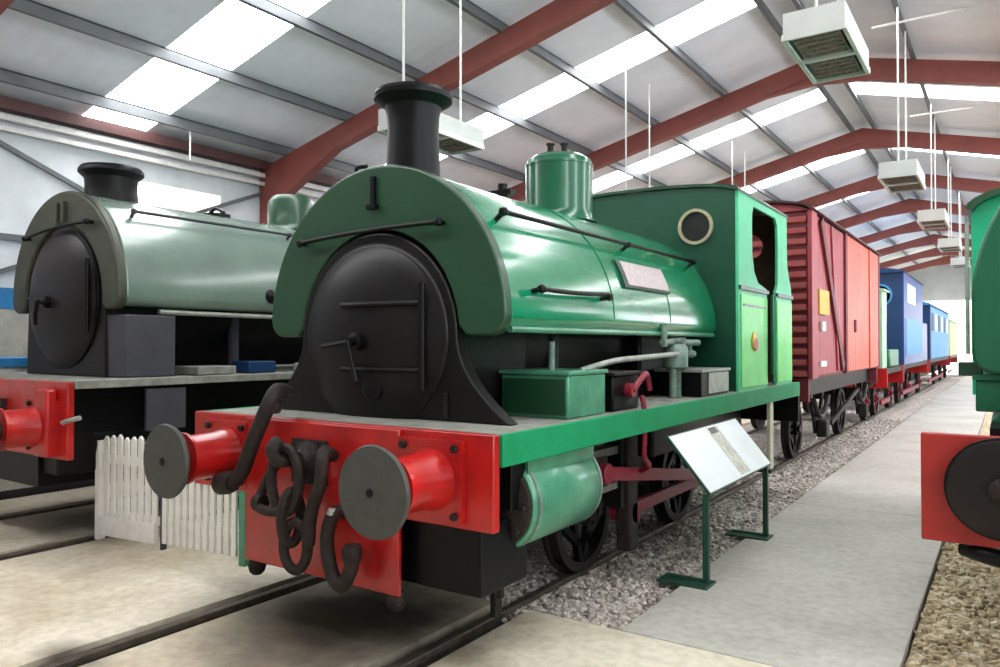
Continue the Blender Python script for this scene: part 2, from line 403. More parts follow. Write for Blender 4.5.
# saddle tank
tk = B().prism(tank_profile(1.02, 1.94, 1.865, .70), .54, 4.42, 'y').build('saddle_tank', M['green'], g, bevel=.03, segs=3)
B().prism(front_profile(1.045, 1.93, 1.835, .695, 1.85), .47, .56, 'y').build('tank_front', M['greendk'], g, bevel=.018, segs=3)  # darker green than the tank paints in shade on the forward plate
for y in (2.0, 3.15):
    p = arc(0, 1.94, 1.026, 2, 178, 44)
    B().prism(p + arc(0, 1.94, 1.015, 178, 2, 44), y, y+.025, 'y').build('tank_seam', M['green'], tk)
for sx in (-1, 1):
    B().tube([(sx*.99, .6, 1.875), (sx*.99, 2.5, 1.875), (sx*.99, 4.38, 1.875)], .022, 8).build('lower_beading', M['clad'], tk)
    a = R(38.7)
    def tp(y, rr, aa=a): return (sx*rr*math.cos(aa), y, 1.94+rr*math.sin(aa))
    pipe_handrail(g, [tp(.72, 1.09), tp(1.8, 1.09), tp(2.62, 1.09), tp(4.22, 1.09)], .017, M['black'], [(tp(y, 1.09), tp(y, 1.01)) for y in (.74, 2.62, 4.2)], 'side_handrail')
    a2 = R(10)
    pipe_handrail(g, [tp(.82, 1.09, a2), tp(1.3, 1.09, a2), tp(1.82, 1.09, R(11))], .016, M['black'], [(tp(y, 1.09, a2), tp(y, 1.01, a2)) for y in (.84, 1.8)], 'step_rail')
    # curved nameplate on the tank flank
    pl = B()
    for lo, hi, ya, yb, rr in ((16.5, 30, 2.25, 3.2, 1.03),):
        n = 6
        poly = arc(0, 1.94, rr+.012, lo, hi, n) + arc(0, 1.94, rr-.02, hi, lo, n)
        if sx < 0: poly = [(-u, w) for u, w in poly]
        pl.prism(poly, ya, yb, 'y')
    npl = pl.build('nameplate', M['platedk'], g)  # dark edging that paints in the shadow round the plate face
    n = 6; poly = arc(0, 1.94, 1.05, 17.5, 29.2, n) + arc(0, 1.94, 1.02, 29.2, 17.5, n)
    if sx < 0: poly = [(-u, w) for u, w in poly]
    B().prism(poly, 2.31, 3.17, 'y').build('plate_face', M['plate'], npl)
pipe_handrail(g, [(-.70, .42, 2.50), (-.2, .42, 2.53), (.2, .42, 2.54), (.60, .42, 2.54)], .015, M['black'], [((x, .42, z), (x, .47, z)) for x, z in ((-.68, 2.50), (.58, 2.54))], 'front_handrail')
B().box(-.02, .012, .445, .469, 2.70, 2.90).box(-.045, .035, .43, .469, 2.68, 2.71).build('lamp_iron', M['black'], g)
B().tube([(-.30, .62, 2.92), (-.30, .60, 3.02), (-.22, .62, 3.03)], .016, 8).build('top_eye', M['black'], g)
B().cyl((-.04, 1.78, 2.97), (-.04, 1.78, 2.955), .20).box(-.14, .26, 1.72, 1.80, 2.965, 3.01).cyl((.16, 1.76, 2.93), (.16, 1.76, 3.06), .04, seg=12).build('filler_lid', M['black'], g)
ch = B().lathe([(.195, 0), (.192, .10), (.186, .25), (.182, .40), (.186, .50), (.202, .555), (.245, .585), (.278, .605), (.284, .635), (.27, .66), (.21, .66), (.19, .62), (.17, .3), (0, .28)], (-.01, .87, 2.905), (0, 0, 1), 44, caps=False).build('chimney', M['black'], g)
dm = B().lathe([(.36, 0), (.325, .04), (.318, .10), (.318, .52), (.322, .525), (.322, .545), (.312, .55), (.30, .59), (.25, .625), (.12, .645), (0, .648)], (-.01, 2.97, 2.92), (0, 0, 1), 44).build('steam_dome', M['greendome'], g)
for x, y in ((-.08, 2.93), (.03, 3.0)):
    B().lathe([(.045, 0), (.045, .05), (.03, .06), (.03, .11), (.042, .115), (.042, .13), (0, .14)], (x, y, 3.55), (0, 0, 1), 14).build('safety_valve', M['iron'], dm)
B().box(-.5, .5, 3.0, 4.2, .26, .5).box(-.62, .62, 2.6, 2.66, .30, .40).build('ashpan', M['black'], g)
# boiler below the tank
bo = B().cyl((0, 1.3, 1.83), (0, 4.28, 1.83), .64, seg=40).build('boiler', M['black'], g)
B().box(-.75, .75, 3.1, 4.30, 1.31, 1.95).build('firebox', M['black'], g, bevel=.03)
# sandboxes and fittings on the footplate
for sx in (-1, 1):
    x0, x1 = (.68, 1.19) if sx > 0 else (-1.19, -.68)
    s = B().box(x0, x1, .97, 1.50, 1.306, 1.585).build('sandbox', M['clad'] if sx > 0 else M['greenmid'], g, bevel=.012)
    B().box(x0-.015, x1+.015, .955, 1.515, 1.585, 1.612).build('lid', M['clad'], s, bevel=.006)
    B().box(x0+.02, x1-.02, .962, .9695, 1.33, 1.56).build('shaded_front', M['greendk'], s)  # dark sheet painting in the shade on the sandbox front
    B().tube([((x0+x1)/2, 1.2, 1.61), ((x0+x1)/2, 1.2, 1.72), ((x0+x1)/2, 1.2, 1.80)], .022, 8).build('lid_handle', M['fit'], s)
    B().cyl((sx*.62, 1.75, 1.31), (sx*.62, 1.75, 1.86), .05).build('feed_pipe', M['slate'], g)
lb = B().box(.92, 1.19, 1.62, 2.06, 1.306, 1.56).build('lubricator', M['black'], g, bevel=.015)
B().box(.90, 1.21, 1.60, 2.08, 1.56, 1.585).build('lid', M['iron'], lb, bevel=.005)
B().cyl((1.19, 1.84, 1.45), (1.25, 1.84, 1.45), .05).tube([(1.24, 1.84, 1.45), (1.25, 1.95, 1.52), (1.25, 2.06, 1.56), (1.25, 2.12, 1.44)], .022, 8).build('lubricator_crank', M['crimson'], lb)
B().tube([(1.24, 2.0, 1.40), (1.27, 1.98, 1.30), (1.27, 1.98, 1.10), (1.26, 2.0, .95), (1.22, 2.18, .86), (1.12, 2.25, .80)], .02, 8).build('drain_pipe', M['crimson'], g)
B().tube([(1.05, 1.40, 1.60), (1.07, 1.9, 1.66), (1.08, 2.5, 1.68), (1.08, 3.15, 1.70)], .022, 8).build('reach_rod', M['pipe'], g)
inj = B().cyl((1.02, 3.2, 1.31), (1.02, 3.2, 1.62), .035).cyl((1.02, 3.32, 1.31), (1.02, 3.32, 1.6), .03).lathe([(.07, 0), (.11, .03), (.11, .20), (.08, .24), (.04, .26)], (1.02, 3.26, 1.55), (0, 0, 1), 18)
inj.cyl((1.02, 3.26, 1.84), (1.02, 3.26, 1.80), .09).cyl((1.02, 2.95, 1.80), (1.02, 3.85, 1.80), .03).cyl((1.02, 2.98, 1.76), (1.02, 2.98, 1.96), .03).lathe([(.03, 0), (.06, .02), (.06, .05), (.03, .07)], (1.02, 3.62, 1.66), (0, 0, 1), 12).cyl((1.02, 3.62, 1.66), (1.02, 3.62, 1.80), .022)
inj.build('injector', M['fit'], g, bevel=.004)
eb = B().box(.78, 1.20, 3.42, 4.2, 1.306, 1.53).build('toolbox', M['black'], g, bevel=.008)
B().box(.76, 1.22, 3.40, 4.22, 1.53, 1.555).build('lid', M['pipe'], eb)
B().box(1.20, 1.212, 3.6, 4.18, 1.33, 1.52).build('side_plate', M['pipe'], eb)
# cylinders, motion, wheels
WY = (2.1, 4.15); WR = .46
for sx in (-1, 1):
    cx = sx*1.0
    cy = B().lathe([(.27, 0), (.285, .02), (.285, .84), (.27, .86)], (cx, .42, .86), (0, 1, 0), 40)
    cy.box(cx-.22, cx+.22, .44, 1.26, .95, 1.14)
    cyo = cy.build('cylinder', M['clad'], g)
    B().lathe([(.26, 0), (.26, .03), (.22, .045), (.10, .06), (.05, .10), (0, .10)], (cx, .42, .86), (0, -1, 0), 32).build('cylinder_cover', M['rust'], cyo)
    for k in range(10):
        a = 2*math.pi*k/10
        B().cyl((cx+.225*math.cos(a), .385, .86+.225*math.sin(a)), (cx+.225*math.cos(a), .355, .86+.225*math.sin(a)), .018, seg=6).build('bolt', M['iron'], cyo)
    for y in (.47, 1.24):
        B().lathe([(.29, 0), (.292, .005), (.292, .025), (.29, .03)], (cx, y-.015, .86), (0, 1, 0), 40, caps=False).build('cladding_band', M['fit'], cyo)
    B().tube([(cx, .50, .60), (cx, .48, .48), (cx+sx*.02, .46, .30)], .022, 8).build('drain_cock', M['iron'], cyo)
    B().box(cx-.05, cx+.05, 1.28, 2.0, .96, 1.02).build('slide_bar', M['steel'], g, bevel=.005)
    B().box(cx-.05, cx+.05, 1.28, 2.0, .70, .76).build('slide_bar', M['steel'], g, bevel=.005)
    B().cyl((cx, 1.26, .86), (cx, 1.62, .86), .03).box(cx-.07, cx+.07, 1.55, 1.78, .75, .97).build('crosshead', M['iron'], g, bevel=.006)
    B().box(cx-.07, cx+.07, 2.0, 2.06, .55, 1.14).build('motion_bracket', M['black'], g)
    crank = Vector((cx+sx*.10, 0, WR-.19))
    for y in WY:
        wheel(g, sx*.76, y, WR, M['black'], M['iron'], sx)
    rr = B()
    for i, y in enumerate(WY): rr.cyl((cx-sx*.10, y+.12, WR+.02), (cx+sx*.10, y+.12, WR+.02), .085)
    rr.box(cx-.025, cx+.025, WY[0]+.12, WY[1]+.12, WR-.03, WR+.07)
    rr.build('coupling_rod', M['crimson'], g, bevel=.006)
    d = Vector((0, WY[1]+.12-1.66, WR+.02-.86)); ang = math.atan2(d.z, d.y)
    B().obox((cx+sx*.09, 1.66+d.y/2, .86+d.z/2), (.05, d.length, .10), Matrix.Rotation(ang, 3, 'X')).cyl((cx+sx*.02, 1.66, .86), (cx+sx*.14, 1.66, .86), .075).cyl((cx+sx*.02, WY[1]+.12, WR+.02), (cx+sx*.14, WY[1]+.12, WR+.02), .10).build('connecting_rod', M['crimson'], g, bevel=.006)
    B().box(cx-.02, cx+.10, 2.10, 2.26, .20, 1.13).build('brake_hanger', M['rust'], g, bevel=.02)
    B().box(sx*1.22-.02, sx*1.22+.02, 5.62, 5.76, .35, 1.13).build('step_hanger', M['cream'], g, bevel=.006)
    B().box(min(sx*1.0, sx*1.26), max(sx*1.0, sx*1.26), 5.55, 5.83, .33, .36).build('cab_step', M['iron'], g)
    B().box(cx-.10, cx+.10, 2.55, 3.9, .86, 1.10).build('spring_hanger', M['black'], g, bevel=.02)
# cab
CF, CR_ = 4.43, 6.66
ZT = 3.34
fr = [(-1.21, 1.305), (1.21, 1.305), (1.21, ZT)] + [(1.21*math.cos(R(t)), ZT+.10*math.sin(R(t))) for t in range(10, 171, 10)] + [(-1.21, ZT)]
def holed_plate(outline, holes, y0, y1):
    """a flat sheet with round openings, cut with a boolean-free bridge: built from triangles"""
    bm = bmesh.new()
    loops = [outline] + [arc(hx, hz, hr, 0, 360-15, 23) for hx, hz, hr in holes]
    es = []
    for lp in loops:
        vs = [bm.verts.new((u, y0, w)) for u, w in lp]
        es += [bm.edges.new((vs[i], vs[(i+1) % len(vs)])) for i in range(len(vs))]
    bmesh.ops.triangle_fill(bm, use_beauty=True, use_dissolve=False, edges=es)
    r = bmesh.ops.extrude_face_region(bm, geom=bm.faces[:])
    bmesh.ops.translate(bm, vec=(0, y1-y0, 0), verts=[v for v in r['geom'] if isinstance(v, bmesh.types.BMVert)])
    b = B(); b.bm.free(); b.bm = bm
    return b
holes = ((.80, 3.01, .155), (-.80, 3.01, .155))
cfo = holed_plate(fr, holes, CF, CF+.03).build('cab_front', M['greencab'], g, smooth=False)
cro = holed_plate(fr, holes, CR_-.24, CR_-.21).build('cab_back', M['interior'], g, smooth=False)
for hx, hz, hr in holes:
    sf = B().lathe([(hr, 0), (hr, .03), (hr+.032, .03), (hr+.032, 0), (hr, 0)], (hx, CF, hz), (0, -1, 0), 32, caps=False).build('spectacle_frame', M['brass'], cfo)
    B().lathe([(hr, 0), (hr, .012)], (hx, CF+.005, hz), (0, 1, 0), 32).build('spectacle_glass', M['glass'], cfo)
for sx in (-1, 1):
    zb, zw = 1.305, 2.40
    op = [(5.55, zw)] + [(5.15, zw+.05), (5.0, zw+.16), (4.93, zw+.36), (4.92, zw+.62), (4.93, zw+.78), (4.98, zw+.86)] + \
         [(5.88, zw+.86), (5.98, zw+.78), (6.0, zw+.60), (6.0, zw+.25), (5.98, zw+.08), (5.90, zw)]
    op[0] = (5.50, zw)
    side = [(CF, zb), (5.50, zb)] + op + [(5.90, zb), (CR_, zb), (CR_, zw-.02), (CR_-.02, zw+.08), (CR_-.13, zw+.22), (CR_-.21, zw+.36), (CR_-.22, zw+.6), (CR_-.22, ZT+.02), (CF, ZT+.02)]
    x0 = sx*1.21
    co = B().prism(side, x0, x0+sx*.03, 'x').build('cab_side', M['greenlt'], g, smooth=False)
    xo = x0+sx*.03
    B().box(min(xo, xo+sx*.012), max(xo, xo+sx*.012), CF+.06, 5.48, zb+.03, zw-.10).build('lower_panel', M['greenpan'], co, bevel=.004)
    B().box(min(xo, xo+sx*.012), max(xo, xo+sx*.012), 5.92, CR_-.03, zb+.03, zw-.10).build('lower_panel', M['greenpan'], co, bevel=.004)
    B().box(min(xo, xo+sx*.025), max(xo, xo+sx*.025), CF, 5.50, zw-.055, zw-.015).build('waist_bead', M['greencab'], co)
    B().box(min(xo, xo+sx*.025), max(xo, xo+sx*.025), 5.90, CR_, zw-.055, zw-.015).build('waist_bead', M['greencab'], co)
    B().box(min(xo, xo+sx*.02), max(xo, xo+sx*.02), CF+.12, 5.4, zw-.22, zw-.20).build('panel_line', M['greencab'], co)
    bd = B().lathe([(.10, 0), (.10, .012), (.08, .02), (0, .02)], (xo+sx*.012, 4.93, 1.82), (sx, 0, 0), 24).build('badge', M['gold'], co)
    B().lathe([(.07, 0), (.07, .01), (0, .01)], (xo+sx*.025, 4.95, 1.78), (sx, 0, 0), 20).build('badge_centre', M['redbadge'], bd)
    B().cyl((xo+sx*.05, 5.52, 1.45), (xo+sx*.05, 5.52, 2.34), .018).build('grab_rail', M['greencab'], co)
rp_ = [(-1.25, ZT+.0), (-1.25, ZT+.025)] + [(1.25*math.cos(R(t)), ZT+.025+.115*math.sin(R(t))) for t in range(170, 9, -10)] + [(1.25, ZT+.025), (1.25, ZT+.0)]
rp_ += [(1.2*math.cos(R(t)), ZT+.0+.11*math.sin(R(t))) for t in range(10, 171, 10)]
B().prism(rp_, CF-.03, CR_-.18, 'y').build('cab_roof', M['greendk'], g, smooth=True)
B().box(-1.2, 1.2, CF+.04, CR_-.02, 1.306, 1.34).box(-.9, .9, CF+.04, CF+.6, 1.34, 2.3).build('cab_floor_backhead', M['interior'], g)
B().box(-1.2, 1.2, CR_-.05, CR_, 1.306, 2.4).build('bunker_back', M['greencab'], g)

# ================================================================== GREY-GREEN LOCOMOTIVE (left track)
LX, LY = -7.83, 3.21
s_ = thing('saddle_tank_locomotive', 'grey-green saddle tank steam locomotive with olive front plate behind the white fence', 'locomotive', (LX, LY, 0))
lb_ = B().box(-1.25, 1.25, 0, .06, .80, 1.46).build('buffer_beam', M['red'], s_, bevel=.008)
for sx in (-1, 1):
    buffer_part(s_, sx*.86, 1.07, .46, (M['red'], M['disc']), .23, .19)
    B().box(sx*.98-.12, sx*.98+.12, -.1, -.005, .82, 1.40).build('stiffener', M['red'], s_, bevel=.02)
B().tube([(1.22, -.02, 1.12), (1.30, -.02, 1.14), (1.42, .02, 1.17)], .02, 8).build('end_hook', M['pipe'], s_)
B().box(-.15, .15, -.05, -.002, .98, 1.28).tube([(0, -.05, 1.1), (0, -.2, 1.12), (0, -.3, 1.14), (0, -.33, 1.22)], .04).build('coupling_hook', M['rust'], s_)
B().box(-1.26, 1.26, .061, 8.2, 1.40, 1.47).build('footplate_deck', M['deck'], s_, bevel=.006)
B().box(-.6, .6, .07, 8.1, .5, 1.39).build('main_frame', M['black'], s_)
B().box(-.88, .88, .10, 1.2, .62, 1.39).build('cylinder_block', M['black'], s_, bevel=.02)
for sx in (-1, 1):
    B().lathe([(.20, 0), (.22, .02), (.22, .8), (.20, .82)], (sx*.68, .4, .88), (0, 1, 0), 32).build('cylinder', M['black'], s_)
    B().box(sx*1.21-.02, sx*1.21+.02, .72, 1.12, .98, 1.37).build('step_plate', M['slate'], s_, bevel=.006)
    for y in (2.2, 4.2, 6.0): wheel(s_, sx*.75, y, .48, M['black'], M['iron'], sx)
    B().box(sx*1.0-.03, sx*1.0+.03, 2.1, 6.1, .42, .54).build('coupling_rod', M['iron'], s_, bevel=.006)
    B().cyl((sx*.62, 2.1, 1.475), (sx*.62, 2.1, 2.2), .06).build('feed_pipe', M['slate'], s_)
    B().tube([(sx*.96, 1.0, 2.10), (sx*.96, 2.6, 2.09), (sx*.96, 4.6, 2.09)], .025, 8).build('tank_pipe', M['pipe'], s_)
    B().box(min(sx*.7, sx*1.15), max(sx*.7, sx*1.15), 1.3, 1.75, 1.475, 1.56).build('oil_box', M['deck'], s_, bevel=.01)
    B().box(min(sx*.8, sx*1.1), max(sx*.8, sx*1.1), 1.95, 2.3, 1.475, 1.60).build('tool_tray', M['bluedk'], s_, bevel=.01)
    B().lathe([(.05, 0), (.06, .02), (.06, .08), (.03, .1)], (sx*1.1, 2.62, 1.475), (0, 0, 1), 12).build('oil_cup', M['pipe'], s_)
lsb = B().prism(smokebox_profile(.74, 2.26, .78, 1.475, False), .57, 1.25, 'y').build('smokebox', M['brownblk'], s_, bevel=.012)
ld = B().lathe([(.66, 0), (.66, .03), (.62, .05), (.52, .09), (.40, .12), (.22, .145), (0, .152)], (0, .57, 2.24), (0, -1, 0), 56).build('smokebox_door', M['brownblk'], s_)
B().lathe([(.70, 0), (.70, .018), (.66, .03)], (0, .57, 2.24), (0, -1, 0), 56).build('door_ring', M['black'], ld)
B().lathe([(.06, 0), (.06, .05), (.03, .06), (0, .12)], (0, .43, 2.2), (0, -1, 0), 16).tube([(0, .33, 2.2), (-.12, .33, 2.23), (-.24, .35, 2.24)], .018, 8).tube([(0, .32, 2.2), (-.06, .33, 2.08), (-.10, .35, 1.98)], .018, 8).build('door_handle', M['black'], ld)
B().cyl((.60, .49, 1.9), (.60, .49, 2.6), .022).build('hinge_post', M['black'], ld)
B().box(-.72, 1.08, .60, 1.10, 1.475, 2.06).build('saddle_plate', M['slate'], s_, bevel=.01)
lt = B().prism(tank_profile(1.02, 2.28, 2.14, .76), .62, 6.2, 'y').build('saddle_tank', M['silver'], s_, bevel=.04, segs=3)
B().prism(front_profile(1.045, 2.27, 2.11, .76), .54, .64, 'y').build('tank_front', M['olive'], s_, bevel=.025, segs=3)
for sx in (-1, 1):
    a = R(48)
    def tq(y, rr, aa=a): return (sx*rr*math.cos(aa), y, 2.28+rr*math.sin(aa))
    pipe_handrail(s_, [tq(.85, 1.09), tq(2.5, 1.09), tq(5.5, 1.09)], .016, M['slate'], [(tq(y, 1.09), tq(y, 1.0)) for y in (.87, 2.8, 5.3)], 'side_handrail')
    B().lathe([(.07, 0), (.08, .02), (.05, .05), (0, .06)], tq(2.3, 1.0, R(2)), (sx, 0, .05), 14).build('tank_bracket', M['black'], s_)
pipe_handrail(s_, [(-.66, .48, 2.88), (-.2, .48, 2.93), (.3, .48, 2.95), (.62, .48, 2.95)], .016, M['black'], [((x, .48, z), (x, .54, z)) for x, z in ((-.64, 2.88), (.6, 2.95))], 'front_handrail')
B().box(-.09, -.04, .51, .54, 3.0, 3.2).box(.04, .09, .51, .54, 3.0, 3.2).build('lamp_iron', M['olive'], s_)
B().lathe([(.27, 0), (.262, .05), (.252, .12), (.25, .20), (.258, .26), (.29, .29), (.315, .315), (.315, .345), (.29, .38), (.22, .38), (.2, .1), (0, .1)], (0, 1.04, 3.26), (0, 0, 1), 40, caps=False).build('chimney', M['black'], s_)
B().lathe([(.36, 0), (.31, .05), (.30, .1), (.30, .38), (.24, .46), (0, .48)], (.05, 3.4, 3.25), (0, 0, 1), 36).build('steam_dome', M['greendk'], s_)
B().cyl((.02, 2.3, 3.27), (.02, 2.3, 3.33), .16).tube([(-.14, 2.3, 3.34), (0, 2.3, 3.40), (.16, 2.3, 3.34)], .02, 8).build('filler_lid', M['black'], s_)
B().cyl((0, 1.2, 2.2), (0, 6.2, 2.2), .68, seg=40).build('boiler', M['black'], s_)
B().box(-.7, .7, 5.0, 6.2, 1.475, 2.2).build('firebox', M['black'], s_)
lc = B().box(-1.2, 1.2, 6.25, 6.29, 1.475, 3.35).box(-1.2, -1.17, 6.25, 8.1, 1.475, 2.5).box(1.17, 1.2, 6.25, 8.1, 1.475, 2.5).box(-1.2, -1.17, 6.25, 6.9, 2.5, 3.35).box(1.17, 1.2, 6.25, 6.9, 2.5, 3.35).box(-1.2, 1.2, 8.07, 8.1, 1.475, 3.35).build('cab', M['silver'], s_)
B().prism([(-1.25, 3.35), (-1.25, 3.39), (-.7, 3.52), (0, 3.58), (.7, 3.52), (1.25, 3.39), (1.25, 3.35), (.7, 3.48), (0, 3.54), (-.7, 3.48)], 6.2, 8.15, 'y').build('cab_roof', M['slate'], s_)

# ================================================================== TEAL-GREEN LOCOMOTIVE (right edge)
RX, RY = .92, 4.45
r_ = thing('saddle_tank_locomotive', 'bright teal-green steam locomotive cut by the frame beside the concrete path', 'locomotive', (RX, RY, 0))
B().box(-1.30, 1.30, 0, .05, .775, 1.325).build('buffer_beam', M['red_far'], r_, bevel=.008)
for sx in (-1, 1):
    bo_ = B().lathe([(.10, 0), (.235, .02), (.24, .05), (.235, .085), (.19, .10), (0, .06)], (sx*.945, 0, 1.075), (0, -1, 0), 44).build('buffer', M['brownblk'], r_)
    B().lathe([(.06, 0), (.06, .05), (.03, .07), (0, .07)], (sx*.945, -.06, 1.075), (0, -1, 0), 20).build('buffer_boss', M['rust'], bo_)
    B().lathe([(.235, 0), (.25, .005), (.25, .03), (.235, .035)], (sx*.945, -.03, 1.075), (0, -1, 0), 44, caps=False).build('buffer_rim', M['black'], bo_)
    B().tube([(sx*1.12, .1, .74), (sx*.95, .02, .72), (sx*.7, .0, .72)], .045).build('hose_end', M['black'], r_)
    for y in (1.7, 3.7): wheel(r_, sx*.75, y, .46, M['black'], M['iron'], sx)
    bx = B().box(min(sx*.55, sx*1.075), max(sx*.55, sx*1.075), .60, 2.2, 1.40, 1.58).build('toolbox', M['tealdk'], r_, bevel=.01)
    B().box(min(sx*.52, sx*1.09), max(sx*.52, sx*1.09), .58, 2.22, 1.58, 1.61).build('lid', M['tealdk'], bx)
    B().box(min(sx*1.04, sx*1.16), max(sx*1.04, sx*1.16), .62, .72, 1.60, 1.68).build('tank_bracket', M['greendk'], r_, bevel=.006)
B().box(-.6, .6, .06, 6.0, .5, 1.31).build('main_frame', M['black'], r_)
B().box(-1.0, 1.0, .06, 6.0, 1.30, 1.36).build('footplate_deck', M['black'], r_)
B().prism(smokebox_profile(.66, 1.95, 1.0, 1.36), .46, 1.1, 'y').build('smokebox', M['tealdk'], r_)
rd = B().lathe([(.56, 0), (.56, .03), (.5, .07), (.3, .12), (0, .14)], (0, .46, 1.95), (0, -1, 0), 40).build('smokebox_door', M['black'], r_)
B().lathe([(.05, 0), (.05, .06), (0, .06)], (0, .33, 1.95), (0, -1, 0), 14).tube([(0, .27, 1.95), (-.2, .28, 1.9)], .018, 8).build('door_handle', M['steel'], rd)
B().prism(tank_profile(1.07, 2.02, 1.62, .66), .58, 3.0, 'y').build('saddle_tank', M['teal'], r_, bevel=.03, segs=3)
B().prism(front_profile(1.09, 2.02, 1.615, .66), .53, .60, 'y').build('tank_front', M['tealdk'], r_, bevel=.018)
B().lathe([(.26, 0), (.2, .1), (.18, .4), (.26, .5), (.26, .56), (.2, .56), (.18, .2), (0, .2)], (0, .95, 3.05), (0, 0, 1), 36, caps=False).build('chimney', M['black'], r_)
B().cyl((0, 1.1, 1.95), (0, 3.0, 1.95), .62, seg=36).build('boiler', M['black'], r_)
ZC = 2.90
cf = [(-1.17, 1.36), (1.17, 1.36), (1.17, ZC)] + [(1.17*math.cos(R(t)), ZC+.24*math.sin(R(t))) for t in range(10, 171, 10)] + [(-1.17, ZC)]
rcf = holed_plate(cf, ((.72, 2.98, .14), (-.72, 2.98, .14)), 3.02, 3.05).build('cab_front', M['teal'], r_, smooth=False)
for x in (-.72, .72): B().lathe([(.14, 0), (.14, .03), (.18, .03), (.18, 0), (.14, 0)], (x, 3.02, 2.98), (0, -1, 0), 28, caps=False).build('spectacle_frame', M['brass'], rcf)
for sx in (-1, 1):
    B().box(min(sx*1.14, sx*1.17), max(sx*1.14, sx*1.17), 3.05, 5.6, 1.36, 2.3).box(min(sx*1.14, sx*1.17), max(sx*1.14, sx*1.17), 3.05, 3.7, 2.3, ZC).box(min(sx*1.14, sx*1.17), max(sx*1.14, sx*1.17), 5.2, 5.6, 2.3, ZC).build('cab_side', M['teal'], r_)
    B().cyl((sx*1.20, 3.0, 1.7), (sx*1.20, 3.0, 2.85), .016).build('grab_rail', M['pipe'], r_)
B().prism([(1.21*math.cos(R(t)), ZC+.02+.25*math.sin(R(t))) for t in range(0, 181, 10)] + [(1.15*math.cos(R(t)), ZC+.21*math.sin(R(t))) for t in range(180, -1, -10)], 2.92, 5.7, 'y').build('cab_roof', M['greendk'], r_)
B().box(-1.16, 1.16, 5.56, 5.6, 1.36, 2.6).build('bunker_back', M['teal'], r_)

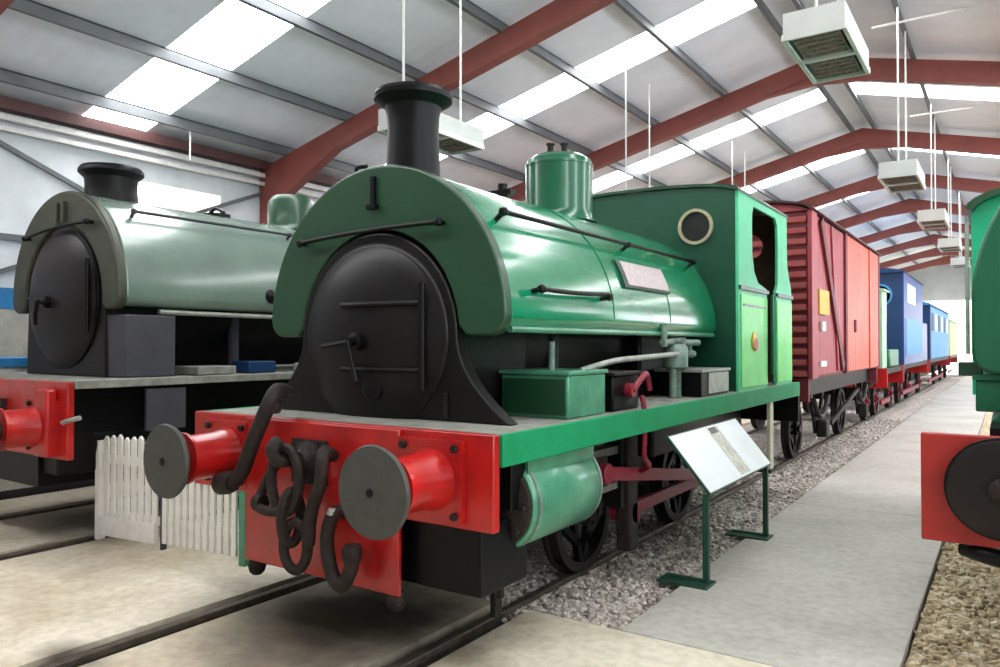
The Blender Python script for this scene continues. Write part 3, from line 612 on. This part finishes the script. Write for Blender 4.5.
# ================================================================== RED VAN
VX, V0, V1 = -3.5, 11.05, 17.65
v = thing('goods_van', 'red wooden goods van coupled behind the green locomotive', 'railway van', (VX, V0, 0))
VL = V1-V0
ZE = 3.66
B().box(-1.2, 1.2, .05, VL-.05, 1.30, ZE).build('body', M['vandk'], v)
eb_ = B()
nS = 15
for i in range(nS):
    z = 1.32+i*(ZE-1.34)/nS; h = (ZE-1.34)/nS
    eb_.prism([(.05, z), (-.012, z+.02), (-.04, z+h*.55), (.01, z+h*.62), (.05, z+h*.62)], -1.18, 1.18, 'x')
eb_.build('louvred_end', M['slat'], v, smooth=False)
B().prism([(1.2*math.cos(R(t)), ZE+.16*math.sin(R(t))) for t in range(0, 181, 12)], .0, .05, 'y').build('end_gable', M['vanred'], v)
for sx in (-1, 1):
    xo = sx*1.20; o1 = lambda a, b: (min(xo+sx*a, xo+sx*b), max(xo+sx*a, xo+sx*b))
    pk = B()
    n = 13
    for i in range(n):       # boarded left bay
        y0 = .10+i*2.62/n
        a, b = o1(0, .022); pk.box(a, b, y0, y0+2.62/n-.012, 1.34, ZE-.02)
    sp = pk.build('side_boards', M['vanred'], v)
    a, b = o1(0, .06)
    B().box(a, b, -.02, .34, 1.30, ZE).build('corner_post', M['vanred'], v, bevel=.006)
    B().box(a, b, 2.62, 2.80, 1.30, ZE).build('side_post', M['vandk'], v, bevel=.006)
    B().box(a, b, VL-.16, VL, 1.30, ZE).build('corner_post', M['vandk'], v, bevel=.006)
    d = Vector((0, 2.25-.55, 1.40-(ZE-.06))); ang = math.atan2(d.z, d.y)
    B().obox((xo+sx*.045, (2.25+.55)/2+.1, (1.40+ZE-.06)/2), (.05, d.length, .17), Matrix.Rotation(ang, 3, 'X')).build('diagonal_brace', M['vandk'], v)
    B().obox((xo+sx*.035, 1.75, 2.5), (.03, 2.3, .10), Matrix.Rotation(R(-78), 3, 'X')).build('diagonal_brace', M['vanred'], v)
    dk = B(); n = 14; y_ = 2.80; w = (VL-.16-2.80)/n
    for i in range(n):
        a, b = o1(0, .05); dk.box(a, b, y_+i*w, y_+(i+1)*w-.014, 1.33, ZE-.02)
    dd = dk.build('sliding_door', M['vanor'], v)
    a, b = o1(.05, .075)
    B().box(a, b, 3.45, 3.62, 2.0, 2.22).build('door_latch', M['vandk'], dd)
    B().box(a, b, 5.15, 5.22, 1.33, ZE-.02).build('door_strap', M['vanor'], dd)
    a, b = o1(.02, .075)
    yl = B().box(a, b, .40, 1.10, 2.22, 2.58).build('notice_panel', M['yellow'], v)
    a, b = o1(.03, .07)
    B().box(a, b, .62, .86, 1.98, 2.12).build('number_plate', M['white'], v)
    B().box(a, b, .52, .92, 1.46, 1.54).build('number_plate', M['white'], v)
    B().box(sx*1.0-.05, sx*1.0+.05, .0, VL, 1.02, 1.29).build('sole_bar', M['black'], v, bevel=.006)
    for y in (1.35, VL-1.35):
        wheel(v, sx*.76, y, .46, M['black'], M['iron'], sx)
        wi = B().prism([(y-.5, 1.03), (y-.16, .42), (y+.16, .42), (y+.5, 1.03), (y+.36, 1.03), (y+.12, .66), (y-.12, .66), (y-.36, 1.03)], sx*1.02, sx*1.05, 'x').build('axle_guard', M['black'], v, smooth=False)
        B().box(min(sx*1.05, sx*1.2), max(sx*1.05, sx*1.2), y-.11, y+.11, .36, .62).build('axle_box', M['iron'], wi, bevel=.02)
        B().tube([(sx*1.1, y-.55, .96), (sx*1.1, y-.25, .74), (sx*1.1, y, .67), (sx*1.1, y+.25, .74), (sx*1.1, y+.55, .96)], .04, 8).build('leaf_spring', M['iron'], wi)
    B().obox((sx*1.12, VL/2, .72), (.04, 2.6, .07), Matrix.Rotation(R(9), 3, 'X')).build('brake_lever', M['iron'], v)
    for y, dy in ((0, -1), (VL, 1)):
        bf = B().lathe([(.13, 0), (.09, .05), (.08, .3)], (sx*.87, y, 1.05), (0, dy, 0), 20).build('buffer', M['black'], v)
        B().lathe([(.1, 0), (.2, .02), (.2, .05), (0, .06)], (sx*.87, y+dy*.30, 1.05), (0, dy, 0), 28).build('buffer_head', M['iron'], bf)
B().box(-1.2, 1.2, -.0, .08, .98, 1.30).build('head_stock', M['vandk'], v)
B().box(-1.2, 1.2, VL-.08, VL, .98, 1.30).build('head_stock', M['vandk'], v)
B().prism([(1.30*math.cos(R(t)), ZE+.20*math.sin(R(t))) for t in range(0, 181, 9)] + [(1.24*math.cos(R(t)), ZE+.165*math.sin(R(t))) for t in range(180, -1, -9)], -.10, VL+.10, 'y').build('roof', M['vanroof'], v)

# ================================================================== DISTANT VEHICLES ON THE SAME TRACK
def chassis(root, L, beam, wy, wr=.42, hw=1.2):
    B().box(-hw, hw, 0, .06, .80, 1.24).build('buffer_beam', beam, root)
    B().box(-hw, hw, L-.06, L, .80, 1.24).build('buffer_beam', beam, root)
    B().box(-hw+.02, hw-.02, .06, L-.06, 1.12, 1.24).build('footplate', M['black'], root)
    B().box(-.6, .6, .07, L-.07, .5, 1.12).build('main_frame', M['black'], root)
    for sx in (-1, 1):
        buffer_part(root, sx*.87, 1.02, .36, (beam, M['disc']), .2, .14)
        for y in wy: wheel(root, sx*.76, y, wr, M['crimson'], M['iron'], sx)
        B().box(sx*1.02-.03, sx*1.02+.03, wy[0], wy[-1], wr-.05, wr+.06).build('coupling_rod', M['crimson'], root)
fg = thing('shunting_engine', 'small green engine with a low bonnet between the red van and the blue locomotive', 'engine', (-3.5, 18.75, 0))
chassis(fg, 3.1, M['red'], (.8, 2.3), .42, 1.26)
B().prism([(.9*math.cos(R(t)), 1.55+.34*math.sin(R(t))) for t in range(0, 181, 12)] + [(-.9, 1.245), (.9, 1.245)], .95, 2.95, 'y').build('bonnet', M['clad'], fg, bevel=.02)
B().box(.9, 1.2, 1.1, 2.7, 1.245, 1.66).build('side_box', M['clad'], fg, bevel=.03)
fcb = B().box(-1.15, 1.15, .12, .18, 1.245, 3.0).box(-1.15, -1.09, .18, .9, 1.245, 3.0).box(1.09, 1.15, .18, .9, 1.245, 3.0).box(-1.15, 1.15, .84, .9, 1.245, 2.3).build('cab', M['palegreen'], fg)
B().prism([(-1.2, 3.0), (-1.2, 3.04), (-.6, 3.14), (.6, 3.14), (1.2, 3.04), (1.2, 3.0)], .05, 1.0, 'y').build('cab_roof', M['palegreen'], fg)
fb = thing('tank_locomotive', 'dark blue boxy locomotive with a white window panel, beyond the red van', 'locomotive', (-3.5, 22.6, 0))
chassis(fb, 7.2, M['red'], (1.2, 3.4, 5.8))
ZB = 3.72
fw_ = [(-1.17, 1.245), (1.17, 1.245), (1.17, ZB), (-1.17, ZB)]
fbb = holed_plate(fw_, ((-.45, 2.95, .42), (.62, 3.12, .26)), .10, .14).build('cab_end', M['bluedk'], fb, smooth=False)
for hx, hz, hr in ((-.45, 2.95, .42), (.62, 3.12, .26)):
    B().lathe([(hr, 0), (hr+.05, 0), (hr+.05, .03), (hr, .03), (hr, 0)], (hx, .10, hz), (0, -1, 0), 28, caps=False).build('window_ring', M['bluelt'], fbb)
for sx in (-1, 1):
    q = lambda a, b: (min(sx*a, sx*b), max(sx*a, sx*b))
    a_, b_ = q(1.17, 1.2)
    sd = B().box(a_, b_, .1, 1.0, 1.245, ZB).box(a_, b_, 1.0, 3.4, 1.245, 2.95).box(a_, b_, 1.0, 3.4, 3.5, ZB).box(a_, b_, 3.4, 5.4, 1.245, ZB).build('cab_side', M['blue'], fb)
    B().box(a_-.0, b_-.015 if sx > 0 else b_, 1.0, 3.4, 2.95, 3.5).build('cab_window', M['white'], sd)
    a_, b_ = q(1.2, 1.215)
    B().box(a_, b_, .5, 4.8, 1.5, 2.5).build('lower_panel', M['bluelt'], sd)
    a_, b_ = q(.55, 1.2)
    B().box(a_, b_, 5.42, 7.0, 1.245, 2.5).build('side_tank', M['blue'], fb, bevel=.03)
B().box(-1.17, 1.17, 5.36, 5.4, 1.245, ZB).build('cab_front', M['blue'], fb)
B().prism([(1.25*math.cos(R(t)), ZB+.16*math.sin(R(t))) for t in range(0, 181, 12)], .0, 5.5, 'y').build('cab_roof', M['bluedk'], fb)
B().cyl((0, 5.4, 2.2), (0, 7.0, 2.2), .5, seg=32).build('boiler', M['blue'], fb)
B().lathe([(.22, 0), (.17, .1), (.16, .6), (.23, .7), (0, .7)], (0, 6.6, 2.6), (0, 0, 1), 24).build('chimney', M['black'], fb)
fc = thing('passenger_coach', 'light blue coach standing far down the line beyond the blue locomotive', 'railway coach', (-3.5, 30.6, 0))
chassis(fc, 10.5, M['red_far'], (1.6, 8.9), .42)
cb = B().box(-1.2, 1.2, .1, 10.4, 1.245, 3.2).build('body', M['bluelt'], fc, bevel=.04)
B().box(-1.215, 1.215, .08, .5, 1.245, 3.2).build('end_panel', M['bluedk'], cb)
for sx in (-1, 1):
    for i in range(6):
        B().box(min(sx*1.2, sx*1.215), max(sx*1.2, sx*1.215), .9+i*1.55, 1.8+i*1.55, 2.3, 2.95).build('window', M['white'] if i % 2 else M['bluedk'], cb)
B().prism([(1.26*math.cos(R(t)), 3.2+.2*math.sin(R(t))) for t in range(0, 181, 12)], .0, 10.5, 'y').build('roof', M['bluelt'], fc)
fd = thing('goods_van', 'cream-green van farthest down the line, past the light blue coach', 'railway van', (-3.5, 42.0, 0))
chassis(fd, 6.2, M['red_far'], (1.4, 4.8), .42)
B().box(-1.2, 1.2, .1, 6.1, 1.245, 2.9).build('body', M['creamveh'], fd, bevel=.03)
B().prism([(1.26*math.cos(R(t)), 2.9+.3*math.sin(R(t))) for t in range(0, 181, 12)], .0, 6.2, 'y').build('roof', M['palegreen'], fd)

# ================================================================== INFORMATION BOARD
sg = thing('information_board', 'sloping white information board on two green posts beside the concrete path', 'information board', (-1.87, 6.3, 0))
pa, pb = -.80, .85
tilt = math.atan2(.40, -.33)
for y in (pa, pb):
    p = B().box(-.022, .022, y-.022, y+.022, -.0, .66).build('post', M['postgreen'], sg, bevel=.004)
    B().box(-.34, .05, y-.14, y+.08, -.003, .015).build('foot_plate', M['postgreen'], sg, bevel=.003)
    B().box(-.30, .02, y-.02, y+.02, .012, .03).build('foot_rib', M['postgreen'], p)
def panel(b, u0, u1, y0, y1, t0, t1):
    """slab on the sloping face: u runs up the slope, t along its normal"""
    e = Vector((-.33, 0, .40)).normalized(); nrm = Vector((.40, 0, .33)).normalized(); o = Vector((.03, 0, .66))
    vs = [b.bm.verts.new(o+e*u+nrm*t+Vector((0, y, 0))) for t in (t0, t1) for u, y in ((u0, y0), (u1, y0), (u1, y1), (u0, y1))]
    for f in ((0,3,2,1),(4,5,6,7),(0,1,5,4),(1,2,6,5),(2,3,7,6),(3,0,4,7)): b.bm.faces.new([vs[i] for i in f])
    return b
PY0, PY1 = pa-.03, pb+.03
pn = panel(B(), 0, .53, PY0, PY1, 0, .022).build('panel', M['postgreen'], sg, bevel=.003)
panel(B(), .012, .518, PY0+.012, PY1-.012, .022, .026).build('panel_face', M['board'], pn)
panel(B(), .03, .50, .0, .26, .026, .028).build('picture_strip', M['strip'], pn)
panel(B(), .44, .50, .03, .20, .028, .030).build('picture', M['photo'], pn)

# ================================================================== PICKET FENCE + GATE
def picket(b, x, y, z1, w=.055, t=.022, z0=.06):
    b.prism([(x-w/2, z0), (x+w/2, z0), (x+w/2, z1-.03), (x, z1), (x-w/2, z1-.03)], y, y+t, 'y'); return b
ga = Vector((-6.86, 3.66, 0)); gb = Vector((-6.10, 3.76, 0)); gc = Vector((-5.17, 3.86, 0))
def fence_run(root, L, n, h, board=False):
    for i in range(n):
        picket(B(), .05+i*(L-.10)/(n-1), 0, h*(1+.012*((i*7) % 3-1)), w=(L/n)*.60).build('picket', M['fence'], root)
    B().box(0, L, .023, .06, .20, .27).build('rail', M['fence'], root)
    B().box(0, L, .023, .06, h-.26, h-.19).build('rail', M['fence'], root)
    if board:
        B().box(-.005, L-.02, -.02, -.002, .05, .22).build('kick_board', M['fence'], root)
gt = thing('picket_gate', 'white picket gate with a bottom board, hung beside the grey-green locomotive', 'gate', ga)
gt.rotation_euler = (0, 0, math.atan2(gb.y-ga.y, gb.x-ga.x))
fence_run(gt, (gb-ga).length-.03, 8, .96, True)
B().box(-.10, -.05, .0, .07, -.005, .90).build('hinge_post', M['fence'], gt)
B().box(-.16, -.10, .0, .05, .62, .74).build('latch_block', M['fence'], gt)
fe = thing('picket_fence', 'white picket fence behind the left buffer of the green locomotive', 'fence', gb)
fe.rotation_euler = (0, 0, math.atan2(gc.y-gb.y, gc.x-gb.x))
fence_run(fe, (gc-gb).length, 11, .95)
B().box(-.012, .012, .01, .06, -.005, .90).build('post', M['slate'], fe)
L = (gc-gb).length
B().box(L+.01, L+.08, .0, .09, -.005, .95).build('post', M['clad'], fe)

# ================================================================== FLOOR, TRACK, PATH
RAILS = [(-4.42, 'rail under the left side of the green locomotive'), (-2.82, 'rail between the green locomotive and the gravel'),
         (-8.62, 'rail under the far side of the grey-green locomotive'), (-7.04, 'rail under the near side of the grey-green locomotive, by the fence'),
         (.20, 'rail at the path side of the teal locomotive'), (1.64, 'rail at the far side of the teal locomotive')]
YN, YF, YG = -5.0, 52.0, 4.32
def strips(b, x0, x1, y0, y1, rails, gap):
    cuts = [x0]
    for xr in sorted(rails):
        if x0 < xr < x1: cuts += [xr-gap, xr+gap]
    cuts.append(x1)
    for a, c in zip(cuts[::2], cuts[1::2]): b.box(a, c, y0, y1, -.12, -.003)
fl = B()
rx = [r[0] for r in RAILS]
strips(fl, -10.8, 5.3, YN, YG, rx, .14)
strips(fl, -10.8, -4.95, YG, YF, rx, .14)
fl.box(2.5, 5.3, YG, YF, -.12, -.003)
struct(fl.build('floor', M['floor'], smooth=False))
struct(B().box(-10.8, 5.3, YN, YF, -.3, -.1).build('ground', M['pit'], smooth=False))
pth = B()
ys = [YG+.012, 8.9, 15.5, 22, 29, 36, 43, YF]
for a, b in zip(ys, ys[1:]): pth.box(-2.02, -.51, a, b-.012, -.1, .0)
struct(pth.build('path', M['pathm'], bevel=.006, smooth=False))
for x, lab in RAILS:
    p = [(-.06, -.125), (.06, -.125), (.06, -.11), (.012, -.09), (.012, -.04), (.034, -.03), (.034, -.002), (.028, .004), (-.028, .004), (-.034, -.002), (-.034, -.03), (-.012, -.04), (-.012, -.09), (-.06, -.11)]
    o = B().prism([(x+u, w) for u, w in p], YN, 50.5, 'y').build('rail', M['rail'])
    tag(o, 'steel ' + lab, 'rail')
# ballast: displaced bed + loose stones
_g = (1+5**.5)/2
ICO_V = [Vector(p).normalized() for p in ((-1,_g,0),(1,_g,0),(-1,-_g,0),(1,-_g,0),(0,-1,_g),(0,1,_g),(0,-1,-_g),(0,1,-_g),(_g,0,-1),(_g,0,1),(-_g,0,-1),(-_g,0,1))]
ICO_F = ((0,11,5),(0,5,1),(0,1,7),(0,7,10),(0,10,11),(1,5,9),(5,11,4),(11,10,2),(10,7,6),(7,1,8),(3,9,4),(3,4,2),(3,2,6),(3,6,8),(3,8,9),(4,9,5),(2,4,11),(6,2,10),(8,6,7),(9,8,1))
def gravel_bed(x0, x1, y0, y1, mat, z, label, stones):
    """a rough bed of fine stone with loose stones lying on it"""
    V, F = [], []
    nx, ny = 14, max(4, int((y1-y0)/.25))
    for j in range(ny+1):
        for i in range(nx+1): V.append((x0+(x1-x0)*i/nx, y0+(y1-y0)*j/ny, z+random.uniform(-.012, .012)))
    for j in range(ny):
        for i in range(nx):
            a = j*(nx+1)+i; F.append((a, a+1, a+nx+2, a+nx+1))
    for (x, y, sz) in stones:
        rot = Matrix.Rotation(random.uniform(0, 6.3), 3, 'Z') @ Matrix.Rotation(random.uniform(0, 6.3), 3, 'X')
        sc = (random.uniform(.8, 1.4)*sz, random.uniform(.7, 1.1)*sz, random.uniform(.5, .9)*sz); o = len(V)
        for c in ICO_V:
            k = random.uniform(.85, 1.15); p = rot@Vector((c.x*sc[0]*k, c.y*sc[1]*k, c.z*sc[2]*k)); V.append((p.x+x, p.y+y, p.z+z+sz*.25))
        for f in ICO_F: F.append((f[0]+o, f[1]+o, f[2]+o))
    me = bpy.data.meshes.new('gravel'); me.from_pydata(V, [], F); me.materials.append(mat); me.update()
    ob = bpy.data.objects.new('gravel', me); COL.objects.link(ob); ob['kind'] = 'stuff'; ob['label'] = label; ob['category'] = 'gravel'
U = random.uniform
gravel_bed(-4.95, -2.03, YG, 50, M['gravel'], -.055, 'grey ballast gravel beside the green locomotive',
    [(U(-3.2, -2.05), YG+.02+random.random()**1.8*16, U(.016, .034)) for _ in range(5000)] + [(U(-2.9, -2.1), YG-random.random()**2*.16, U(.014, .026)) for _ in range(160)])
gravel_bed(-.50, 2.48, YG, 50, M['gravel2'], -.055, 'tan ballast gravel under the teal locomotive',
    [(U(-.49, .6), YG+.02+random.random()**1.8*9, U(.016, .034)) for _ in range(3000)])
gravel_bed(-.50, .06, 2.4, YG, M['gravel2'], .004, 'tan gravel at the corner of the path, in front of the red beam',
    [(U(-.48, .05), U(2.5, YG), U(.014, .028)) for _ in range(1300)])

# ================================================================== SHED
XR, ZR, SL = -2.75, 6.45, .245
WL, WRT = -10.8, 5.3
def zb_(x, off=0): return ZR+off-SL*abs(x-XR)
FR = [-2.0, 3.3, 8.55, 13.9, 19.1, 24.2, 29.2, 34.2, 39.2, 44.2, 49.2]
SKY = [(.9, 1.8), (5.4, 6.35), (10.6, 11.45), (15.85, 16.7), (21.0, 21.85), (26.0, 26.8), (31, 31.8), (36, 36.8), (41, 41.8), (46, 46.8)]
# roof slopes with openings for the rooflights
def slope(b, xa, xb, y0, y1, off=.5, th=.04):
    z0, z1 = zb_(xa, off), zb_(xb, off)
    vs = [b.bm.verts.new(p) for p in ((xa, y0, z0), (xb, y0, z1), (xb, y1, z1), (xa, y1, z0), (xa, y0, z0+th), (xb, y0, z1+th), (xb, y1, z1+th), (xa, y1, z0+th))]
    for f in ((0,3,2,1),(4,5,6,7),(0,1,5,4),(1,2,6,5),(2,3,7,6),(3,0,4,7)): b.bm.faces.new([vs[i] for i in f])
EL, ER = -11.3, 5.8
for nm, xa, xb, si in (('ceiling', EL, XR, 0), ('ceiling', XR, ER, 1)):
    b = B(); cur = YN
    for (a, c) in SKY:
        slope(b, xa, xb, cur, a); cur = c
    slope(b, xa, xb, cur, YF)
    for (a, c) in SKY:
        if si == 0: slope(b, EL, -10.75, a, c); slope(b, -3.0, XR, a, c)
        else: slope(b, XR, -2.5, a, c); slope(b, 5.2, ER, a, c)
    struct(b.build(nm, M['roof'], smooth=False))
k = 1
for (a, c) in SKY:
    for xa, xb in ((-10.75, -3.0), (-2.5, 5.2)):
        b = B(); slope(b, xa, xb, a, c, .505, .02)
        struct(b.build('window_%d' % k, M['sky'], smooth=False)); k += 1
# portal frames
k = 1
for y in FR:
    b = B(); d = .34; hw = .09
    for sx, xe in ((-1, WL+.25), (1, WRT-.25)):
        xm = xe-sx*1.6
        poly = [(XR, zb_(XR)+.06-.06), (xm, zb_(xm)), (xe-sx*.02, zb_(xe)-.42), (xe+sx*.22, zb_(xe)-.42), (xe+sx*.22, zb_(xe+sx*.22, d)), (XR, zb_(XR, d))]
        b.prism(poly, y-hw, y+hw, 'y')
        b.box(min(xe-sx*.02, xe+sx*.22), max(xe-sx*.02, xe+sx*.22), y-hw, y+hw, -.003, zb_(xe)-.41)
    b.prism([(XR-.9, zb_(XR-.9)), (XR, ZR-.13), (XR+.9, zb_(XR+.9)), (XR, ZR+.05)], y-hw*.7, y+hw*.7, 'y')
    struct(b.build('roof_beam_%d' % k, M['frame'], smooth=False)); k += 1
# purlins
PX = [-10.1, -8.68, -7.2, -5.72, -4.35, -2.98, -2.52, -1.25, .12, 1.5, 2.9, 4.3]
for i, x in enumerate(PX):
    b = B(); zt = zb_(x, .5)-.012; s = 1 if x < XR else -1
    b.box(x-.012, x+.012, YN, YF, zt-.155, zt).box(x-.012, x+.055, YN, YF, zt-.165, zt-.15).box(x-.055, x+.012, YN, YF, zt-.02, zt-.008)
    struct(b.build('trim_%d' % (i+1), M['purlin'], smooth=False))
ei = len(PX)+1
for x, s in ((WL+.12, 1), (WRT-.12, -1)):
    struct(B().box(x-.10, x+.10, YN, YF, 4.80, 4.95).build('trim_%d' % ei, M['eave'], smooth=False)); ei += 1
    struct(B().box(x+s*.0-.05, x+s*.0+.05, YN, YF, 4.67, 4.74).build('trim_%d' % ei, M['white'], smooth=False)); ei += 1
    struct(B().box(x-.04, x+.04, YN, YF, 4.53, 4.59).build('trim_%d' % ei, M['white'], smooth=False)); ei += 1
# walls
wl = B()
wl.box(WL-.1, WL, YN, 5.9, 2.52, 5.0).box(WL-.1, WL, 7.7, YF, 2.52, 5.0).box(WL-.1, WL, 5.9, 7.7, 2.52, 3.6).box(WL-.1, WL, 5.9, 7.7, 4.25, 5.0)
struct(wl.build('wall_left', M['wall'], smooth=False))
struct(B().box(WL-.12, WL+.02, YN, YF, -.1, 2.25).build('wall_left_base', M['block'], smooth=False))
struct(B().box(WL-.1, WL+.03, YN, YF, 2.25, 2.52).build('trim_%d' % ei, M['bluestripe'], smooth=False)); ei += 1
struct(B().box(WL-.08, WL-.05, 5.9, 7.7, 3.6, 4.25).build('window_50', M['paneb'], smooth=False))
for y0, y1 in ((-1.0, 3.6), (4.1, 8.7), (9.1, 13.7)):
    for (za, zc) in ((4.5, 2.6), (2.6, 4.5)):
        d = Vector((0, y1-y0, zc-za))
        struct(B().obox((WL+.05, (y0+y1)/2, (za+zc)/2), (.05, d.length, .06), Matrix.Rotation(math.atan2(d.z, d.y), 3, 'X')).build('trim_%d' % ei, M['purlin'], smooth=False)); ei += 1
struct(B().box(WL+.02, WL+.07, YN, YF, 3.14, 3.22).build('trim_%d' % ei, M['purlin'], smooth=False)); ei += 1
wr_ = B()
wr_.box(WRT, WRT+.1, YN, YF, -.1, 2.2).box(WRT, WRT+.1, YN, YF, 4.45, 5.0)
for y in FR: wr_.box(WRT, WRT+.1, y-.5, y+.5, 2.2, 4.45)
struct(wr_.build('wall_right', M['wallr'], smooth=False))
k = 60
for a, c in zip(FR, FR[1:]):
    struct(B().box(WRT+.04, WRT+.06, a+.5, c-.5, 2.2, 4.45).build('window_%d' % k, M['pane'], smooth=False)); k += 1
gab = [(WL-.1, -.1), (WRT+.1, -.1), (WRT+.1, zb_(WRT, .5)), (XR, ZR+.5), (WL-.1, zb_(WL, .5))]
struct(B().prism(gab, YF, YF+.1, 'y').build('wall_back', M['wallr'], smooth=False))
struct(B().box(-7.5, -.2, YF-.06, YF-.01, 0, 4.4).build('door_1', M['paneb'], smooth=False))
# barrier table by the left wall
bt = thing('display_case', 'long white display case with a blue top edge behind the grey-green locomotive', 'display case', (-9.85, 4.2, 0))
B().box(-.3, .3, -2.2, 1.6, .10, 1.52).build('case_body', M['white'], bt, bevel=.01)
B().box(-.33, .33, -2.23, 1.63, 1.52, 1.63).build('case_top', M['bluestripe'], bt, bevel=.01)
B().box(-.26, .26, -2.1, 1.5, -.003, .10).build('plinth', M['slate'], bt)

# ================================================================== HANGING LAMPS
def lamp_at(x, y, z, lab, first=[None]):
    top = zb_(x, .36)
    if first[0] is None:
        o = thing('hanging_lamp', lab, 'lamp', (x, y, z), 'box lamps hung on white rods from the roof')
        hs = B()
        hw, hl, h = .23, .60, .20
        hs.box(-hw, hw, -hl, -hl+.02, 0, h).box(-hw, hw, hl-.02, hl, 0, h).box(-hw, -hw+.02, -hl+.02, hl-.02, 0, h).box(hw-.02, hw, -hl+.02, hl-.02, 0, h)
        hs.box(-hw, hw, -hl, hl, h, h+.02).box(-hw, hw, -.03, .03, 0, .03)
        hs.build('housing', M['alu'], o)
        for y0, y1 in ((-.55, -.05), (.05, .55)):
            gq = B().box(-hw+.05, hw-.05, y0, y1, .02, .05).build('reflector', M['grille'], o)
            for i in range(5): B().box(-hw+.06, hw-.06, y0+.04+i*.1, y0+.055+i*.1, .005, .02).build('louvre', M['grille'], gq)
        for sx in (-1, 1): B().box(sx*hw-.005 if sx > 0 else -hw-.012, hw+.012 if sx > 0 else -hw+.005, -hl, hl, .0, .05).build('edge_strip', M['white'], o)
        first[0] = o
    else:
        o = copy_tree(first[0]); o.location = (x, y, z); o['label'] = lab
    for dy in (-.48, .48):
        B().cyl((0, dy, .22), (0, dy, top-z), .013, seg=8).build('rod', M['alu'], o)
    return o
protoless = lamp_at(-1.25, 6.85, 4.22, 'large box lamp nearest the viewer, hung at the roof ridge')
for c in [c for c in protoless.children if c.name.startswith('rod')]: pass
ROW = [(-1.22, 12.0, 4.05, 'box lamp on white rods above the path, second from the viewer'),
       (-1.2, 17.1, 4.15, 'box lamp on white rods above the path, third from the viewer'),
       (-1.2, 22.2, 4.2, 'small box lamp above the path, fourth from the viewer'),
       (-1.2, 27.2, 4.2, 'farthest small box lamp above the path'),
       (-5.05, 6.2, 3.95, 'box lamp hanging just behind the tall black chimney'),
       (-5.05, 11.55, 3.9, 'box lamp whose two white rods drop behind the front of the green cab'),
       (-5.0, 17.0, 3.9, 'box lamp whose two white rods drop behind the green cab roof corner')]
def bare_copy(src, x, y, z, lab):
    o = src.copy(); COL.objects.link(o); o.location = (x, y, z); o['label'] = lab
    for ch in list(src.children):
        if ch.name.startswith('rod'): continue
        copy_tree(ch, o)
    top = zb_(x, .36)
    for dy in (-.48, .48):
        B().cyl((0, dy, .22), (0, dy, top-z), .013, seg=8).build('rod', M['alu'], o)
    return o
for (x, y, z, lab) in ROW: bare_copy(protoless, x, y, z, lab)
for y in (12.0, 17.1):
    b = B().cyl((-1.6, y, zb_(-1.22, .30)), (.6, y, zb_(-1.22, .30)), .02, seg=8).build('lamp_conduit', M['white'])
    tag(b, 'thin white conduit bar across the roof at the %s path lamp' % ('second' if y < 15 else 'third'), 'conduit')
hr = B().cyl((-10.15, 6.7, 4.55), (-10.15, 6.7, zb_(-10.15, .36)), .013, seg=8).build('hanging_rod', M['white'])
tag(hr, 'thin white rod hanging at the left eave above the grey-green tank', 'rod')

# ================================================================== LIGHT, WORLD, CAMERA
w = bpy.data.worlds.new('sky'); SC.world = w; w.use_nodes = True
bg = w.node_tree.nodes['Background']; bg.inputs[0].default_value = lin('#eef3fa'); bg.inputs[1].default_value = .22
def area(name, loc, rot, sx, sy, e, col=(1, 1, 1)):
    l = bpy.data.lights.new(name, 'AREA'); l.shape = 'RECTANGLE'; l.size = sx; l.size_y = sy; l.energy = e; l.color = col
    o = bpy.data.objects.new(name, l); COL.objects.link(o); o.location = loc; o.rotation_euler = rot
    return o
area('front_fill_light', (-3, -4.6, 3.4), (R(78), 0, 0), 9, 4, 45, (1, .98, .95))  # added fill lamp behind the camera, at the open near end
cam = bpy.data.cameras.new('camera'); co_ = bpy.data.objects.new('camera', cam); COL.objects.link(co_)
cam.sensor_width = 36; cam.lens = 36*.751; cam.clip_start = .05; cam.clip_end = 300
co_.location = (0, 0, 1.78)
co_.rotation_euler = (R(90.85), 0, math.atan2(508, 751))
SC.camera = co_
SC.view_settings.view_transform = 'Standard'
SC.view_settings.look = 'None'
SC.view_settings.exposure = 0.0
SC.view_settings.gamma = 1.0
SC.cycles.use_denoising = True
SC.cycles.max_bounces = 8
SC.cycles.sample_clamp_indirect = 8
